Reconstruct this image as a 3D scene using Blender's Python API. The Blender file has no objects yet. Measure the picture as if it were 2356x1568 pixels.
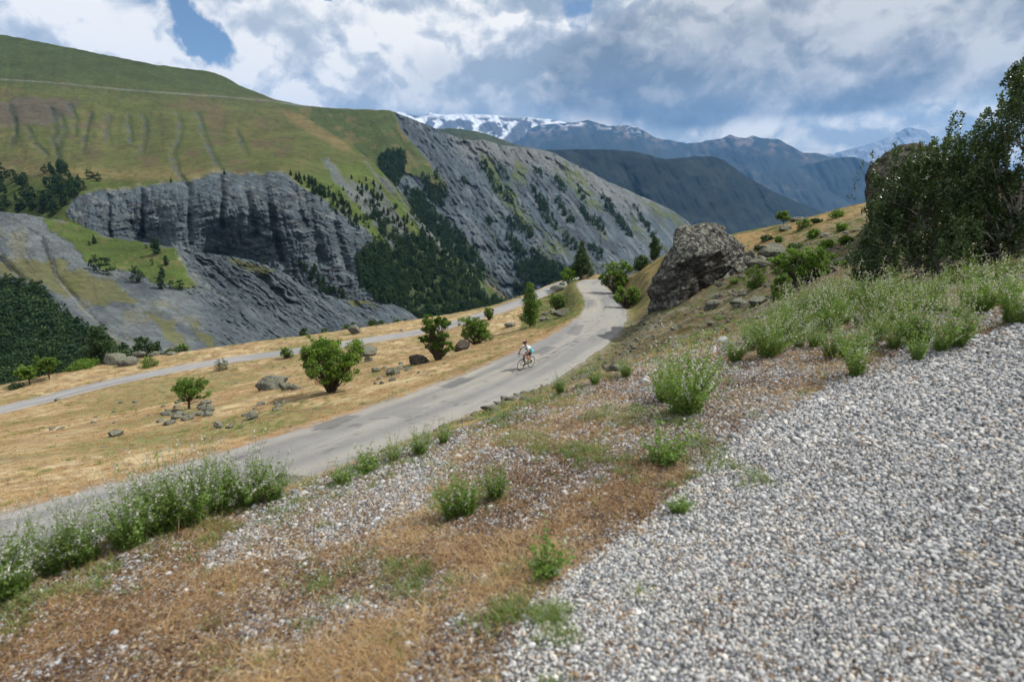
import bpy, bmesh, math, random
import numpy as np
from mathutils import Vector, Matrix, Euler

sc = bpy.context.scene
C = sc.collection
RNG = np.random.default_rng(7)
random.seed(7)

# ------------------------------------------------------------------ camera
FPX = 1309.0                      # focal length in pixels of a 2356 x 1568 frame
TH = math.radians(15.0)           # downward pitch
CT, ST = math.cos(TH), math.sin(TH)
cam_d = bpy.data.cameras.new('camera')
cam = bpy.data.objects.new('camera', cam_d); C.objects.link(cam)
cam.location = (0, 0, 0)
cam.rotation_euler = (math.radians(90) - TH, 0, 0)
cam_d.sensor_width = 36.0
cam_d.lens = 36.0 * FPX / 2356.0
cam_d.clip_start = 0.1
cam_d.clip_end = 200000.0
cam_d.dof.use_dof = True
cam_d.dof.focus_distance = 14.0
cam_d.dof.aperture_fstop = 1.8
sc.camera = cam

# ------------------------------------------------------------------ render settings
sc.render.engine = 'CYCLES'
sc.view_settings.view_transform = 'Standard'
sc.view_settings.look = 'None'
sc.view_settings.exposure = 0.0
sc.view_settings.gamma = 1.0
sc.view_settings.use_curve_mapping = False
cy = sc.cycles
cy.max_bounces = 5; cy.diffuse_bounces = 2; cy.glossy_bounces = 2
cy.transmission_bounces = 3; cy.volume_bounces = 0; cy.transparent_max_bounces = 4
cy.use_denoising = True
try:
    cy.denoiser = 'OPENIMAGEDENOISE'
except Exception:
    pass
cy.caustics_reflective = False; cy.caustics_refractive = False
cy.sample_clamp_indirect = 5.0

# ------------------------------------------------------------------ node helper
class NT:
    def __init__(s, tree):
        s.t = tree; s.n = tree.nodes; s.l = tree.links
    def new(s, typ, **kw):
        n = s.n.new(typ)
        for k, v in kw.items(): setattr(n, k, v)
        return n
    def put(s, sock, val):
        if isinstance(val, bpy.types.NodeSocket): s.l.new(val, sock)
        elif val is not None:
            if hasattr(sock.default_value, '__len__') and not hasattr(val, '__len__'):
                sock.default_value = [val] * len(sock.default_value)
            elif hasattr(val, '__len__') and len(sock.default_value) == 4 and len(val) == 3:
                sock.default_value = (*val, 1)
            else: sock.default_value = val
    def m(s, op, a, b=None, c=None, clamp=False):
        n = s.new('ShaderNodeMath', operation=op, use_clamp=clamp)
        s.put(n.inputs[0], a)
        if b is not None: s.put(n.inputs[1], b)
        if c is not None: s.put(n.inputs[2], c)
        return n.outputs[0]
    def vm(s, op, a, b=None, c=None):
        n = s.new('ShaderNodeVectorMath', operation=op)
        s.put(n.inputs[0], a)
        if b is not None: s.put(n.inputs['Scale' if op == 'SCALE' else 1], b)
        if c is not None: s.put(n.inputs[2], c)
        return n.outputs[0] if op not in ('DOT_PRODUCT', 'LENGTH') else n.outputs['Value']
    def noise(s, vec, scale, detail=4, rough=.5, lac=2.0, dist=0.0, out=0):
        n = s.new('ShaderNodeTexNoise')
        s.put(n.inputs['Vector'], vec); s.put(n.inputs['Scale'], scale); s.put(n.inputs['Detail'], detail)
        s.put(n.inputs['Roughness'], rough); s.put(n.inputs['Lacunarity'], lac); s.put(n.inputs['Distortion'], dist)
        return n.outputs[out]
    def ss(s, x, lo, hi):                       # smoothstep
        n = s.new('ShaderNodeMapRange', interpolation_type='SMOOTHSTEP')
        s.put(n.inputs[0], x); n.inputs[1].default_value = lo; n.inputs[2].default_value = hi
        return n.outputs[0]
    def lin(s, x, lo, hi, a, b, clamp=True):
        n = s.new('ShaderNodeMapRange'); n.clamp = clamp
        s.put(n.inputs[0], x)
        for i, v in enumerate((lo, hi, a, b)): n.inputs[i + 1].default_value = v
        return n.outputs[0]
    def mix(s, f, a, b, blend='MIX'):
        n = s.new('ShaderNodeMix', data_type='RGBA', blend_type=blend)
        s.put(n.inputs[0], f); s.put(n.inputs[6], a); s.put(n.inputs[7], b)
        return n.outputs[2]
    def ramp(s, f, stops):
        n = s.new('ShaderNodeValToRGB'); cr = n.color_ramp
        while len(cr.elements) > 1: cr.elements.remove(cr.elements[0])
        cr.elements[0].position = stops[0][0]; cr.elements[0].color = (*stops[0][1], 1)
        for p, c in stops[1:]:
            e = cr.elements.new(p); e.color = (*c, 1)
        s.put(n.inputs[0], f)
        return n.outputs[0]

def dirs(u, v):
    """world ray with unit Y for a pixel of the 2356 x 1568 frame"""
    u = np.asarray(u, float); v = np.asarray(v, float)
    up = (784.0 - v) / FPX
    yd = CT + up * ST; zd = -ST + up * CT
    return (u - 1178.0) / FPX / yd, zd / yd
def proj(x, y, z):
    f = y * CT - z * ST; up = y * ST + z * CT
    f = np.where(np.abs(f) < 1e-3, 1e-3, f)
    return 1178.0 + FPX * x / f, 784.0 - FPX * up / f

# ------------------------------------------------------------------ sun and sky
SUN_AZ, SUN_EL = math.radians(74), math.radians(52)     # azimuth clockwise from +Y
S = Vector((math.cos(SUN_EL) * math.sin(SUN_AZ), math.cos(SUN_EL) * math.cos(SUN_AZ), math.sin(SUN_EL)))
sd = bpy.data.lights.new('sun', 'SUN'); sun = bpy.data.objects.new('sun', sd); C.objects.link(sun)
sun.rotation_euler = S.to_track_quat('Z', 'Y').to_euler()
sun.location = (50, 20, 80)
sd.energy = 5.0; sd.angle = math.radians(0.53); sd.color = (1.0, 0.95, 0.87)

w = bpy.data.worlds.new('World'); sc.world = w; w.use_nodes = True
try: w.cycles.sampling_method = 'MANUAL'; w.cycles.sample_map_resolution = 512
except Exception: pass
w.node_tree.nodes.clear()
T = NT(w.node_tree)
sky = T.new('ShaderNodeTexSky', sky_type='NISHITA', sun_disc=False, sun_elevation=SUN_EL, sun_rotation=SUN_AZ,
            altitude=1600, air_density=1.0, dust_density=0.6, ozone_density=1.2)
d = T.vm('NORMALIZE', T.new('ShaderNodeTexCoord').outputs['Generated'])
sx = T.new('ShaderNodeSeparateXYZ'); T.put(sx.inputs[0], d)
dx, dy, dz = sx.outputs
AZ = T.m('ARCTAN2', dx, dy)                 # 0 ahead, + right
EL = T.m('ARCSINE', dz)
def ae(u, v):
    X, Z = dirs(u, v)
    return math.atan2(X, 1.0), math.atan2(Z, math.hypot(X, 1.0))
warp = T.noise(d, 5.0, 5, .55, out=1)
warp = T.vm('SUBTRACT', warp, (.5, .5, .5))
ws = T.new('ShaderNodeSeparateXYZ'); T.put(ws.inputs[0], warp)
AZw = T.m('MULTIPLY_ADD', ws.outputs[0], .22, AZ); ELw = T.m('MULTIPLY_ADD', ws.outputs[1], .16, EL)
warp2 = T.vm('SUBTRACT', T.noise(d, 16.0, 5, .6, out=1), (.5, .5, .5))
wz = T.new('ShaderNodeSeparateXYZ'); T.put(wz.inputs[0], warp2)
AZw = T.m('MULTIPLY_ADD', wz.outputs[0], .06, AZw); ELw = T.m('MULTIPLY_ADD', wz.outputs[1], .05, ELw)
def blob(u, v, rx, ry, tilt=0.0, lo=0.0, hi=1.0, a=AZw, e=ELw):
    """1 in the middle of an ellipse laid on the sky, 0 outside"""
    a0, e0 = ae(u, v)
    k = 1.0 / FPX
    da = T.m('SUBTRACT', a, a0); de = T.m('SUBTRACT', e, e0)
    c, s_ = math.cos(tilt), math.sin(tilt)
    p = T.m('DIVIDE', T.m('ADD', T.m('MULTIPLY', da, c), T.m('MULTIPLY', de, s_)), rx * k)
    q = T.m('DIVIDE', T.m('SUBTRACT', T.m('MULTIPLY', de, c), T.m('MULTIPLY', da, s_)), ry * k)
    r = T.m('SQRT', T.m('ADD', T.m('MULTIPLY', p, p), T.m('MULTIPLY', q, q)))
    return T.ss(T.m('SUBTRACT', 1.0, r), lo - .0, hi)
dvec = T.vm('MULTIPLY', d, (1, 1, 1.35))
dw = T.vm('ADD', dvec, T.vm('SCALE', warp, .10))
def puffs(vec):
    """cauliflower heads: broad noise carrying rounded cells of two sizes"""
    base = T.noise(vec, 4.2, 7, .56, 2.1)
    r = None
    for sc_, amp in ((8.0, .26), (19.0, .13), (43.0, .06)):
        vo = T.new('ShaderNodeTexVoronoi', feature='F1'); T.put(vo.inputs['Vector'], vec); vo.inputs['Scale'].default_value = sc_
        q = T.m('MULTIPLY', T.m('SUBTRACT', .5, vo.outputs['Distance']), amp); r = q if r is None else T.m('ADD', r, q)
    return T.m('ADD', base, r)
wv = T.vm('ADD', dw, T.vm('SCALE', warp2, .05))
off = (S.x * .018 - .008, S.y * .018, S.z * .034)
n1 = T.noise(dw, 4.2, 8, .58, 2.1)
p1 = puffs(wv); p2 = puffs(T.vm('ADD', wv, off)); p3 = T.noise(T.vm('ADD', dw, tuple(2.8 * o for o in off)), 4.2, 5, .56, 2.1)
rel = T.m('ADD', T.m('MULTIPLY', T.m('SUBTRACT', p1, p2), 4.6), T.m('MULTIPLY', T.m('SUBTRACT', n1, p3), 2.2))
big = T.noise(dvec, 2.6, 3, .5)
shade = T.m('ADD', T.m('ADD', rel, .56), T.m('MULTIPLY', T.m('SUBTRACT', big, .5), .9), clamp=True)
cloud = T.ramp(shade, [(0.05, (.34, .41, .50)), (.32, (.47, .53, .62)), (.52, (.62, .67, .74)), (.70, (.83, .86, .90)), (.88, (1.03, 1.03, 1.02))])
foot = blob(1180, 225, 480, 90, 0.0, 0, .9)
cloud = T.mix(T.m('MULTIPLY', foot, .50), cloud, (.34, .42, .52))
lit = blob(480, 20, 760, 250, 0, 0, 1)
cloud = T.mix(T.m('MULTIPLY', lit, .28), cloud, (.84, .87, .92))
# the dark stratus bank to the right
AZs = T.m('MULTIPLY_ADD', ws.outputs[0], .10, T.m('MULTIPLY_ADD', wz.outputs[0], .03, AZ)); ELs = T.m('MULTIPLY_ADD', ws.outputs[1], .05, T.m('MULTIPLY_ADD', wz.outputs[1], .022, EL))
dark = blob(1960, 70, 660, 165, .10, 0.0, .22, AZs, ELs)
dk = T.m('MULTIPLY_ADD', T.m('SUBTRACT', shade, .5), .22, T.noise(T.vm('ADD', T.vm('MULTIPLY', d, (1.0, 1.0, 1.9)), T.vm('SCALE', warp2, .05)), 4.0, 9, .58))
darkc = T.ramp(T.m('ADD', T.m('MULTIPLY_ADD', T.m('SUBTRACT', dk, .5), 1.5, .5), T.m('ADD', T.m('MULTIPLY', T.m('SUBTRACT', ELw, ae(1900, 200)[1]), 2.0), T.m('MULTIPLY', T.m('SUBTRACT', AZ, ae(1700, 0)[0]), .35))),
               [(.20, (.115, .155, .21)), (.46, (.19, .23, .285)), (.70, (.37, .405, .45)), (.92, (.66, .68, .70))])
cloud = T.mix(T.m('MULTIPLY', dark, .95), cloud, darkc)
low = blob(1950, 300, 760, 150, .06, 0, .25, AZs, ELs)
lown = T.ramp(T.m('ADD', shade, .02), [(.15, (.44, .52, .60)), (.40, (.62, .69, .74)), (.62, (.86, .88, .87)), (.85, (1.05, 1.04, 1.0))])
cloud = T.mix(T.m('MULTIPLY', T.m('MULTIPLY', low, .9), T.m('SUBTRACT', 1.0, T.m('MULTIPLY', dark, .95))), cloud, lown)
hole = T.m('MAXIMUM', blob(415, 66, 100, 46, -.35, 0, .5), blob(1305, 30, 70, 46, -.5, 0, .5))
hole = T.m('MAXIMUM', hole, T.m('MULTIPLY', blob(2030, 232, 130, 26, .15, 0, .5), .35))
hole = T.m('MAXIMUM', hole, blob(745, -4, 34, 16, 0, 0, .4))
back = T.ss(T.noise(dvec, 3.0, 5, .5), .56, .66)             # broken cloud behind and overhead
back = T.m('MULTIPLY', back, T.ss(EL, .45, .7))
hole = T.m('MAXIMUM', hole, back)
hole = T.ss(T.m('ADD', hole, T.m('MULTIPLY', T.m('SUBTRACT', .5, p1), 2.6)), .28, 1.05)
bg_sky = T.new('ShaderNodeBackground'); T.put(bg_sky.inputs[0], sky.outputs[0]); bg_sky.inputs[1].default_value = .10
bg_cl = T.new('ShaderNodeBackground'); T.put(bg_cl.inputs[0], T.vm('MULTIPLY', cloud, (1.02, .975, .91))); bg_cl.inputs[1].default_value = 1.12
mx = T.new('ShaderNodeMixShader'); T.put(mx.inputs[0], hole)
T.l.new(bg_cl.outputs[0], mx.inputs[1]); T.l.new(bg_sky.outputs[0], mx.inputs[2])
wo = T.new('ShaderNodeOutputWorld'); T.l.new(mx.outputs[0], wo.inputs[0])

# ------------------------------------------------------------------ numpy noise
def _h(ix, iy, iz, seed):
    h = (ix.astype(np.int64) * 374761393 + iy.astype(np.int64) * 668265263 + iz.astype(np.int64) * 2147483647 + seed * 1274126177) & 0xffffffff
    h = ((h ^ (h >> 13)) * 1274126177) & 0xffffffff
    h = ((h ^ (h >> 15)) * 2246822519) & 0xffffffff
    return ((h ^ (h >> 16)) & 0xffffff) / float(0xffffff)
def vn(x, y, z=0.0, seed=0):
    x, y, z = np.broadcast_arrays(np.asarray(x, float), np.asarray(y, float), np.asarray(z, float))
    ix, iy, iz = np.floor(x), np.floor(y), np.floor(z)
    fx, fy, fz = x - ix, y - iy, z - iz
    fx, fy, fz = [f * f * f * (f * (f * 6 - 15) + 10) for f in (fx, fy, fz)]
    r = 0
    for a in (0, 1):
        for b in (0, 1):
            for c in ((0, 1) if np.any(fz) else (0,)):
                wgt = (fx if a else 1 - fx) * (fy if b else 1 - fy) * (fz if c else 1 - fz)
                r = r + wgt * _h(ix + a, iy + b, iz + c, seed)
    return r * 2 - 1
def fbm(x, y, z=0.0, oct=4, seed=0, gain=.5):
    r, a, t = 0, 1.0, 0
    for k in range(oct):
        r = r + a * vn(np.asarray(x) * 2 ** k + 17.3 * k, np.asarray(y) * 2 ** k + 5.1 * k, np.asarray(z) * 2 ** k, seed + k * 11); t += a; a *= gain
    return r / t
def ridged(x, y, z=0.0, oct=4, seed=0, gain=.55):
    r, a, t = 0, 1.0, 0
    for k in range(oct):
        n = 1 - np.abs(vn(np.asarray(x) * 2 ** k + 7.7 * k, np.asarray(y) * 2 ** k + 3.1 * k, np.asarray(z) * 2 ** k, seed + k * 13)) * 1.6
        r = r + a * n; t += a; a *= gain
    return r / t
def sst(x, a, b):
    t = np.clip((x - a) / (b - a), 0, 1); return t * t * (3 - 2 * t)
class TPS:
    def __init__(s, P, val, sc_=1.0, reg=1e-6):
        s.P = np.asarray(P, float) / sc_; s.sc = sc_
        n = len(s.P); K = s._k(s.P, s.P) + np.eye(n) * reg
        A = np.zeros((n + 3, n + 3)); A[:n, :n] = K
        A[:n, n] = 1; A[:n, n + 1:] = s.P; A[n, :n] = 1; A[n + 1:, :n] = s.P.T
        s.w = np.linalg.solve(A, np.concatenate([np.asarray(val, float), [0, 0, 0]]))
    def _k(s, a, b):
        r2 = ((a[:, None, :] - b[None]) ** 2).sum(-1)
        return np.where(r2 > 0, r2 * np.log(np.maximum(r2, 1e-20)) * .5, 0)
    def __call__(s, x, y):
        sh = np.broadcast(x, y).shape
        q = np.stack([np.broadcast_to(x, sh).ravel(), np.broadcast_to(y, sh).ravel()], 1) / s.sc
        out = np.empty(len(q)); n = len(s.P)
        for i in range(0, len(q), 40000):
            p = q[i:i + 40000]
            out[i:i + 40000] = s._k(p, s.P) @ s.w[:n] + s.w[n] + p @ s.w[n + 1:]
        return out.reshape(sh)
def inpoly(x, y, poly):
    x = np.asarray(x); y = np.asarray(y); r = np.zeros(np.broadcast(x, y).shape, bool)
    n = len(poly)
    for i in range(n):
        x1, y1 = poly[i]; x2, y2 = poly[(i + 1) % n]
        if y1 == y2: continue
        c = ((y1 > y) != (y2 > y)) & (x < (x2 - x1) * (y - y1) / (y2 - y1) + x1)
        r ^= c
    return r
def pdist(x, y, line):
    """distance to a polyline and the arc length of the nearest point"""
    x = np.asarray(x, float); y = np.asarray(y, float)
    best = np.full(np.broadcast(x, y).shape, 1e9); arc = np.zeros_like(best); side = np.zeros_like(best); L = 0
    for (x1, y1), (x2, y2) in zip(line[:-1], line[1:]):
        ex, ey = x2 - x1, y2 - y1; l2 = ex * ex + ey * ey
        t = np.clip(((x - x1) * ex + (y - y1) * ey) / l2, 0, 1)
        dd = np.hypot(x - x1 - t * ex, y - y1 - t * ey)
        m = dd < best
        best = np.where(m, dd, best); arc = np.where(m, L + t * math.sqrt(l2), arc)
        side = np.where(m, np.sign(ex * (y - y1) - ey * (x - x1)), side)
        L += math.sqrt(l2)
    return best, arc, side

# ------------------------------------------------------------------ mesh helpers
def mesh_np(name, V, F, mat=None, attrs=None, smooth=False, col=None):
    V = np.asarray(V, np.float32).reshape(-1, 3); F = np.asarray(F, np.int32)
    me = bpy.data.meshes.new(name)
    k = F.shape[1]
    me.vertices.add(len(V)); me.vertices.foreach_set('co', V.ravel())
    me.loops.add(F.size); me.loops.foreach_set('vertex_index', F.ravel())
    me.polygons.add(len(F)); me.polygons.foreach_set('loop_start', np.arange(0, F.size, k, dtype=np.int32))
    try: me.polygons.foreach_set('loop_total', np.full(len(F), k, np.int32))
    except Exception: pass
    if smooth: me.polygons.foreach_set('use_smooth', np.ones(len(F), bool))
    if attrs:
        for an, av in attrs.items():
            a = me.attributes.new(an, 'FLOAT', 'POINT'); a.data.foreach_set('value', np.asarray(av, np.float32).ravel())
    if col is not None:
        a = me.attributes.new('Col', 'FLOAT_COLOR', 'POINT')
        c4 = np.concatenate([np.asarray(col, np.float32).reshape(-1, 3), np.ones((len(V), 1), np.float32)], 1)
        a.data.foreach_set('color', c4.ravel())
    me.update(calc_edges=True); me.validate(clean_customdata=False)
    if mat: me.materials.append(mat)
    return me
def link(name, me, parent=None, loc=None, rot=None, scale=None):
    o = bpy.data.objects.new(name, me); C.objects.link(o)
    if parent is not None: o.parent = parent
    if loc is not None: o.location = loc
    if rot is not None: o.rotation_euler = rot
    if scale is not None: o.scale = scale
    return o
def tag(o, label=None, cat=None, group=None, kind=None):
    if label: o['label'] = label
    if cat: o['category'] = cat
    if group: o['group'] = group
    if kind: o['kind'] = kind
    return o
def copy_tree(o, parent=None):
    c = o.copy(); C.objects.link(c)
    if parent is not None: c.parent = parent
    for ch in list(KIDS.get(o, [])): KIDS.setdefault(c, []).append(copy_tree(ch, c))
    return c
KIDS = {}
def part(name, me, parent, **kw):
    o = link(name, me, parent, **kw); KIDS.setdefault(parent, []).append(o); return o
class MB:
    """collects quads/tris as quads (tris repeat nothing: stored separately)"""
    def __init__(s): s.v = []; s.f = []; s.n = 0; s.a = []
    def add(s, V, F, tint=0.5):
        V = np.asarray(V, float).reshape(-1, 3); F = np.asarray(F, int)
        s.v.append(V); s.f.append(F + s.n); s.n += len(V)
        s.a.append(np.broadcast_to(np.asarray(tint, float), (len(V),)) if np.ndim(tint) < 2 else tint)
    def tube(s, pts, rad, n=6, tint=.5, cap=False):
        pts = np.asarray(pts, float); m = len(pts); rad = np.broadcast_to(np.asarray(rad, float), (m,))
        tg = np.gradient(pts, axis=0); tg /= np.linalg.norm(tg, axis=1)[:, None] + 1e-9
        up = np.array([0, 0, 1.0]) if abs(tg[:, 2]).mean() < .8 else np.array([1.0, 0, 0])
        a = np.cross(tg, up); a /= np.linalg.norm(a, axis=1)[:, None] + 1e-9; b = np.cross(tg, a)
        an = np.arange(n) / n * 2 * math.pi
        V = pts[:, None] + rad[:, None, None] * (np.cos(an)[None, :, None] * a[:, None] + np.sin(an)[None, :, None] * b[:, None])
        i = np.arange(m - 1)[:, None] * n; j = np.arange(n)[None]; j2 = (j + 1) % n
        F = np.stack([i + j, i + j2, i + n + j2, i + n + j], -1).reshape(-1, 4)
        s.add(V.reshape(-1, 3), F, tint)
        if cap and n == 4: s.f.append(np.array([[0, 1, 2, 3], [(m - 1) * n + 3, (m - 1) * n + 2, (m - 1) * n + 1, (m - 1) * n]]) + s.n - m * n)
    def mesh(s, name, mat, smooth=False):
        V = np.concatenate(s.v); F = np.concatenate(s.f)
        return mesh_np(name, V, F, mat, {'tint': np.concatenate(s.a)}, smooth)
def bm_mesh(name, bm, mat, smooth=False):
    me = bpy.data.meshes.new(name); bm.to_mesh(me); bm.free()
    if smooth: me.polygons.foreach_set('use_smooth', np.ones(len(me.polygons), bool))
    me.materials.append(mat); return me

# ------------------------------------------------------------------ materials
def mat_base(name):
    m = bpy.data.materials.new(name); m.use_nodes = True; m.node_tree.nodes.clear()
    t = NT(m.node_tree); out = t.new('ShaderNodeOutputMaterial')
    return m, t, out
def principled(t, col, rough=.9, spec=.3, normal=None):
    p = t.new('ShaderNodeBsdfPrincipled')
    t.put(p.inputs['Base Color'], col); t.put(p.inputs['Roughness'], rough); t.put(p.inputs['Specular IOR Level'], spec)
    if normal is not None: t.put(p.inputs['Normal'], normal)
    return p.outputs[0]
def vcol_mat(name, scales=((3.0, .25),), bump=None, rough=.95, spec=.1, stretch=(1, 1, 1)):
    """base colour from the Col attribute varied by noise at several sizes"""
    m, t, out = mat_base(name)
    a = t.new('ShaderNodeAttribute', attribute_name='Col').outputs['Color']
    pos = t.new('ShaderNodeTexCoord').outputs['Object']
    pos = t.vm('MULTIPLY', pos, stretch)
    fac = None
    for s_, amp in scales:
        n = t.noise(pos, s_, 5, .6)
        v = t.lin(n, .3, .7, 1 - amp, 1 + amp, clamp=False)
        v = t.m('MAXIMUM', v, .15)
        fac = v if fac is None else t.m('MULTIPLY', fac, v)
    c = t.vm('MULTIPLY', a, fac)
    nrm = None
    if bump:
        b = t.new('ShaderNodeBump'); b.inputs['Strength'].default_value = bump[1]; b.inputs['Distance'].default_value = bump[2]
        t.put(b.inputs['Height'], t.noise(pos, bump[0], 8, .65)); nrm = b.outputs[0]
    t.l.new(principled(t, c, rough, spec, nrm), out.inputs[0])
    return m
def leaf_mat(name, stops, rough=.5, trans=.3, spec=.4, inst=False):
    m, t, out = mat_base(name)
    a = t.new('ShaderNodeAttribute', attribute_name='tint').outputs['Fac']
    if inst:
        r = t.new('ShaderNodeAttribute', attribute_type='INSTANCER', attribute_name='tint').outputs['Fac']
        a = t.m('ADD', T_half(t, a, .5), T_half(t, r, .5))
    else:
        r = t.new('ShaderNodeObjectInfo').outputs['Random']
        a = t.m('ADD', T_half(t, a, .8), T_half(t, r, .2))
    c = t.ramp(a, stops)
    p = principled(t, c, rough, spec)
    tr = t.new('ShaderNodeBsdfTranslucent'); t.put(tr.inputs[0], t.vm('MULTIPLY', c, (1.25, 1.35, .6)))
    mxs = t.new('ShaderNodeMixShader'); mxs.inputs[0].default_value = trans
    t.l.new(p, mxs.inputs[1]); t.l.new(tr.outputs[0], mxs.inputs[2]); t.l.new(mxs.outputs[0], out.inputs[0])
    return m
def T_half(t, s_, k): return t.m('MULTIPLY', s_, k)
def plain_mat(name, col, rough=.6, spec=.4, metal=0.0, var=.1, scale=20):
    m, t, out = mat_base(name)
    n = t.noise(t.new('ShaderNodeTexCoord').outputs['Object'], scale, 4)
    c = t.vm('SCALE', tuple(col), t.lin(n, .3, .7, 1 - var, 1 + var))
    p = t.new('ShaderNodeBsdfPrincipled'); t.put(p.inputs['Base Color'], c)
    p.inputs['Roughness'].default_value = rough; p.inputs['Specular IOR Level'].default_value = spec; p.inputs['Metallic'].default_value = metal
    t.l.new(p.outputs[0], out.inputs[0]); return m
def rock_mat(name, c1, c2, c3, scale=1.0, lichen=(.28, .30, .18), lam=.35, bump=.6):
    m, t, out = mat_base(name)
    pos = t.new('ShaderNodeTexCoord').outputs['Object']
    rnd = t.new('ShaderNodeObjectInfo').outputs['Random']
    p2 = t.vm('ADD', pos, t.vm('SCALE', (13., 7., 5.), rnd))
    n1_ = t.noise(p2, 1.6 * scale, 8, .65); n2_ = t.noise(t.vm('MULTIPLY', p2, (1, 1, 3)), 5 * scale, 8, .7)
    c = t.mix(t.ss(n1_, .38, .62), c1, c2)
    c = t.mix(t.ss(n2_, .42, .65), c, c3)
    g = t.new('ShaderNodeNewGeometry'); s3 = t.new('ShaderNodeSeparateXYZ'); t.put(s3.inputs[0], g.outputs['Normal'])
    lm = t.m('MULTIPLY', t.ss(t.noise(p2, 7 * scale, 6, .7), .47, .6), t.ss(s3.outputs[2], -.1, .6))
    c = t.mix(t.m('MULTIPLY', lm, lam * 2), c, lichen)
    b = t.new('ShaderNodeBump'); b.inputs['Strength'].default_value = bump; b.inputs['Distance'].default_value = .12 / scale
    t.put(b.inputs['Height'], t.m('ADD', n2_, t.m('MULTIPLY', t.noise(p2, 14 * scale, 6, .7), .5)))
    t.l.new(principled(t, c, .92, .15, b.outputs[0]), out.inputs[0])
    return m

M = {}
def hill_mat():
    """turf stays soft; bare shale (as blue as it is red) gets sharp ribs and cracks"""
    m, t, out = mat_base('hillside_surface')
    a = t.new('ShaderNodeAttribute', attribute_name='Col').outputs['Color']
    sp = t.new('ShaderNodeSeparateColor'); t.put(sp.inputs[0], a)
    rock = t.ss(t.m('DIVIDE', sp.outputs[2], t.m('MAXIMUM', sp.outputs[0], .001)), .55, .85)
    pos = t.new('ShaderNodeTexCoord').outputs['Object']
    fac = None
    for s_, amp in ((.02, .20), (.12, .24), (.5, .22)):
        v = t.m('MAXIMUM', t.lin(t.noise(pos, s_, 5, .6), .3, .7, 1 - amp, 1 + amp, clamp=False), .15)
        fac = v if fac is None else t.m('MULTIPLY', fac, v)
    def rid(vec, sc_, det):
        n = t.new('ShaderNodeTexNoise', noise_type='RIDGED_MULTIFRACTAL'); t.put(n.inputs['Vector'], vec); n.inputs['Scale'].default_value = sc_
        n.inputs['Detail'].default_value = det; n.inputs['Roughness'].default_value = .6; n.inputs['Gain'].default_value = 1.4; return n.outputs[0]
    tilt = t.new('ShaderNodeVectorRotate', rotation_type='Y_AXIS'); t.put(tilt.inputs['Vector'], pos); tilt.inputs['Angle'].default_value = .45
    r1_ = rid(t.vm('MULTIPLY', tilt.outputs[0], (.35, 1, 1.6)), .10, 5); r2_ = rid(t.vm('MULTIPLY', tilt.outputs[0], (1.3, 1, .45)), .16, 4)
    hgt = t.m('ADD', r1_, r2_)
    crack = t.lin(hgt, .6, 2.6, 1.0, 1.85)
    fac = t.m('MULTIPLY', fac, t.m('ADD', t.m('MULTIPLY', crack, rock), t.m('SUBTRACT', 1.0, rock)))
    b = t.new('ShaderNodeBump'); b.inputs['Distance'].default_value = 4.5
    t.put(b.inputs['Strength'], t.m('MULTIPLY_ADD', rock, .65, .3))
    t.put(b.inputs['Height'], t.m('ADD', t.m('MULTIPLY', t.m('MULTIPLY', hgt, rock), .45), t.noise(pos, .25, 8, .65)))
    cool = t.mix(rock, (1, 1, 1), (.90, 1.02, 1.08))
    t.l.new(principled(t, t.vm('MULTIPLY', t.vm('MULTIPLY', a, fac), cool), .95, .1, b.outputs[0]), out.inputs[0]); return m
M['hill'] = hill_mat()
M['far'] = vcol_mat('mountain_surface', ((.0012, .25), (.006, .2)), (.004, .6, 60.0))
M['ground'] = vcol_mat('ground_surface', ((.5, .16), (4.0, .22), (26.0, .28)), (9.0, .5, .06))
M['road'] = vcol_mat('asphalt', ((.7, .08), (9.0, .08), (55.0, .22)), (60.0, .3, .01), rough=.85, spec=.25)
M['leaf'] = leaf_mat('bush_leaf', [(0, (.028, .060, .010)), (.35, (.080, .150, .022)), (.7, (.16, .26, .036)), (1, (.26, .36, .07))], trans=.42)
M['leaf_dark'] = leaf_mat('dark_leaf', [(0, (.018, .040, .014)), (.5, (.045, .085, .025)), (1, (.09, .145, .045))], trans=.3)
M['leaf_birch'] = leaf_mat('birch_leaf', [(0, (.022, .042, .014)), (.5, (.055, .095, .027)), (.85, (.10, .16, .045)), (1, (.16, .22, .07))], rough=.40, trans=.28, spec=.7)
M['conifer'] = leaf_mat('far_tree_leaf', [(0, (.016, .038, .021)), (.5, (.036, .066, .030)), (1, (.075, .115, .038))], rough=.8, trans=.12, spec=.1)
M['conifer_i'] = leaf_mat('forest_leaf', [(0, (.013, .034, .021)), (.5, (.034, .066, .032)), (.85, (.065, .105, .038)), (1, (.11, .155, .045))], rough=.8, trans=.12, spec=.1, inst=True)
M['herb'] = leaf_mat('herb_leaf', [(0, (.08, .13, .020)), (.5, (.16, .26, .055)), (1, (.26, .37, .13))], trans=.42)
M['flower'] = leaf_mat('herb_flower', [(0, (.35, .36, .33)), (.5, (.52, .52, .50)), (1, (.72, .71, .72))], trans=.3, rough=.8)
M['stemg'] = plain_mat('herb_stem', (.16, .17, .07), .8, .2)
M['straw'] = leaf_mat('dry_grass', [(0, (.12, .060, .030)), (.35, (.27, .155, .070)), (.7, (.44, .31, .15)), (1, (.64, .54, .33))], trans=.2, rough=.7, inst=True)
M['grass'] = leaf_mat('green_grass', [(0, (.07, .11, .02)), (.5, (.14, .21, .045)), (1, (.27, .30, .10))], trans=.3, rough=.6, inst=True)
M['bark'] = plain_mat('bark', (.10, .085, .07), .95, .1, var=.4, scale=30)
M['birchbark'] = plain_mat('birch_bark', (.30, .28, .25), .8, .2, var=.6, scale=9)
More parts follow.
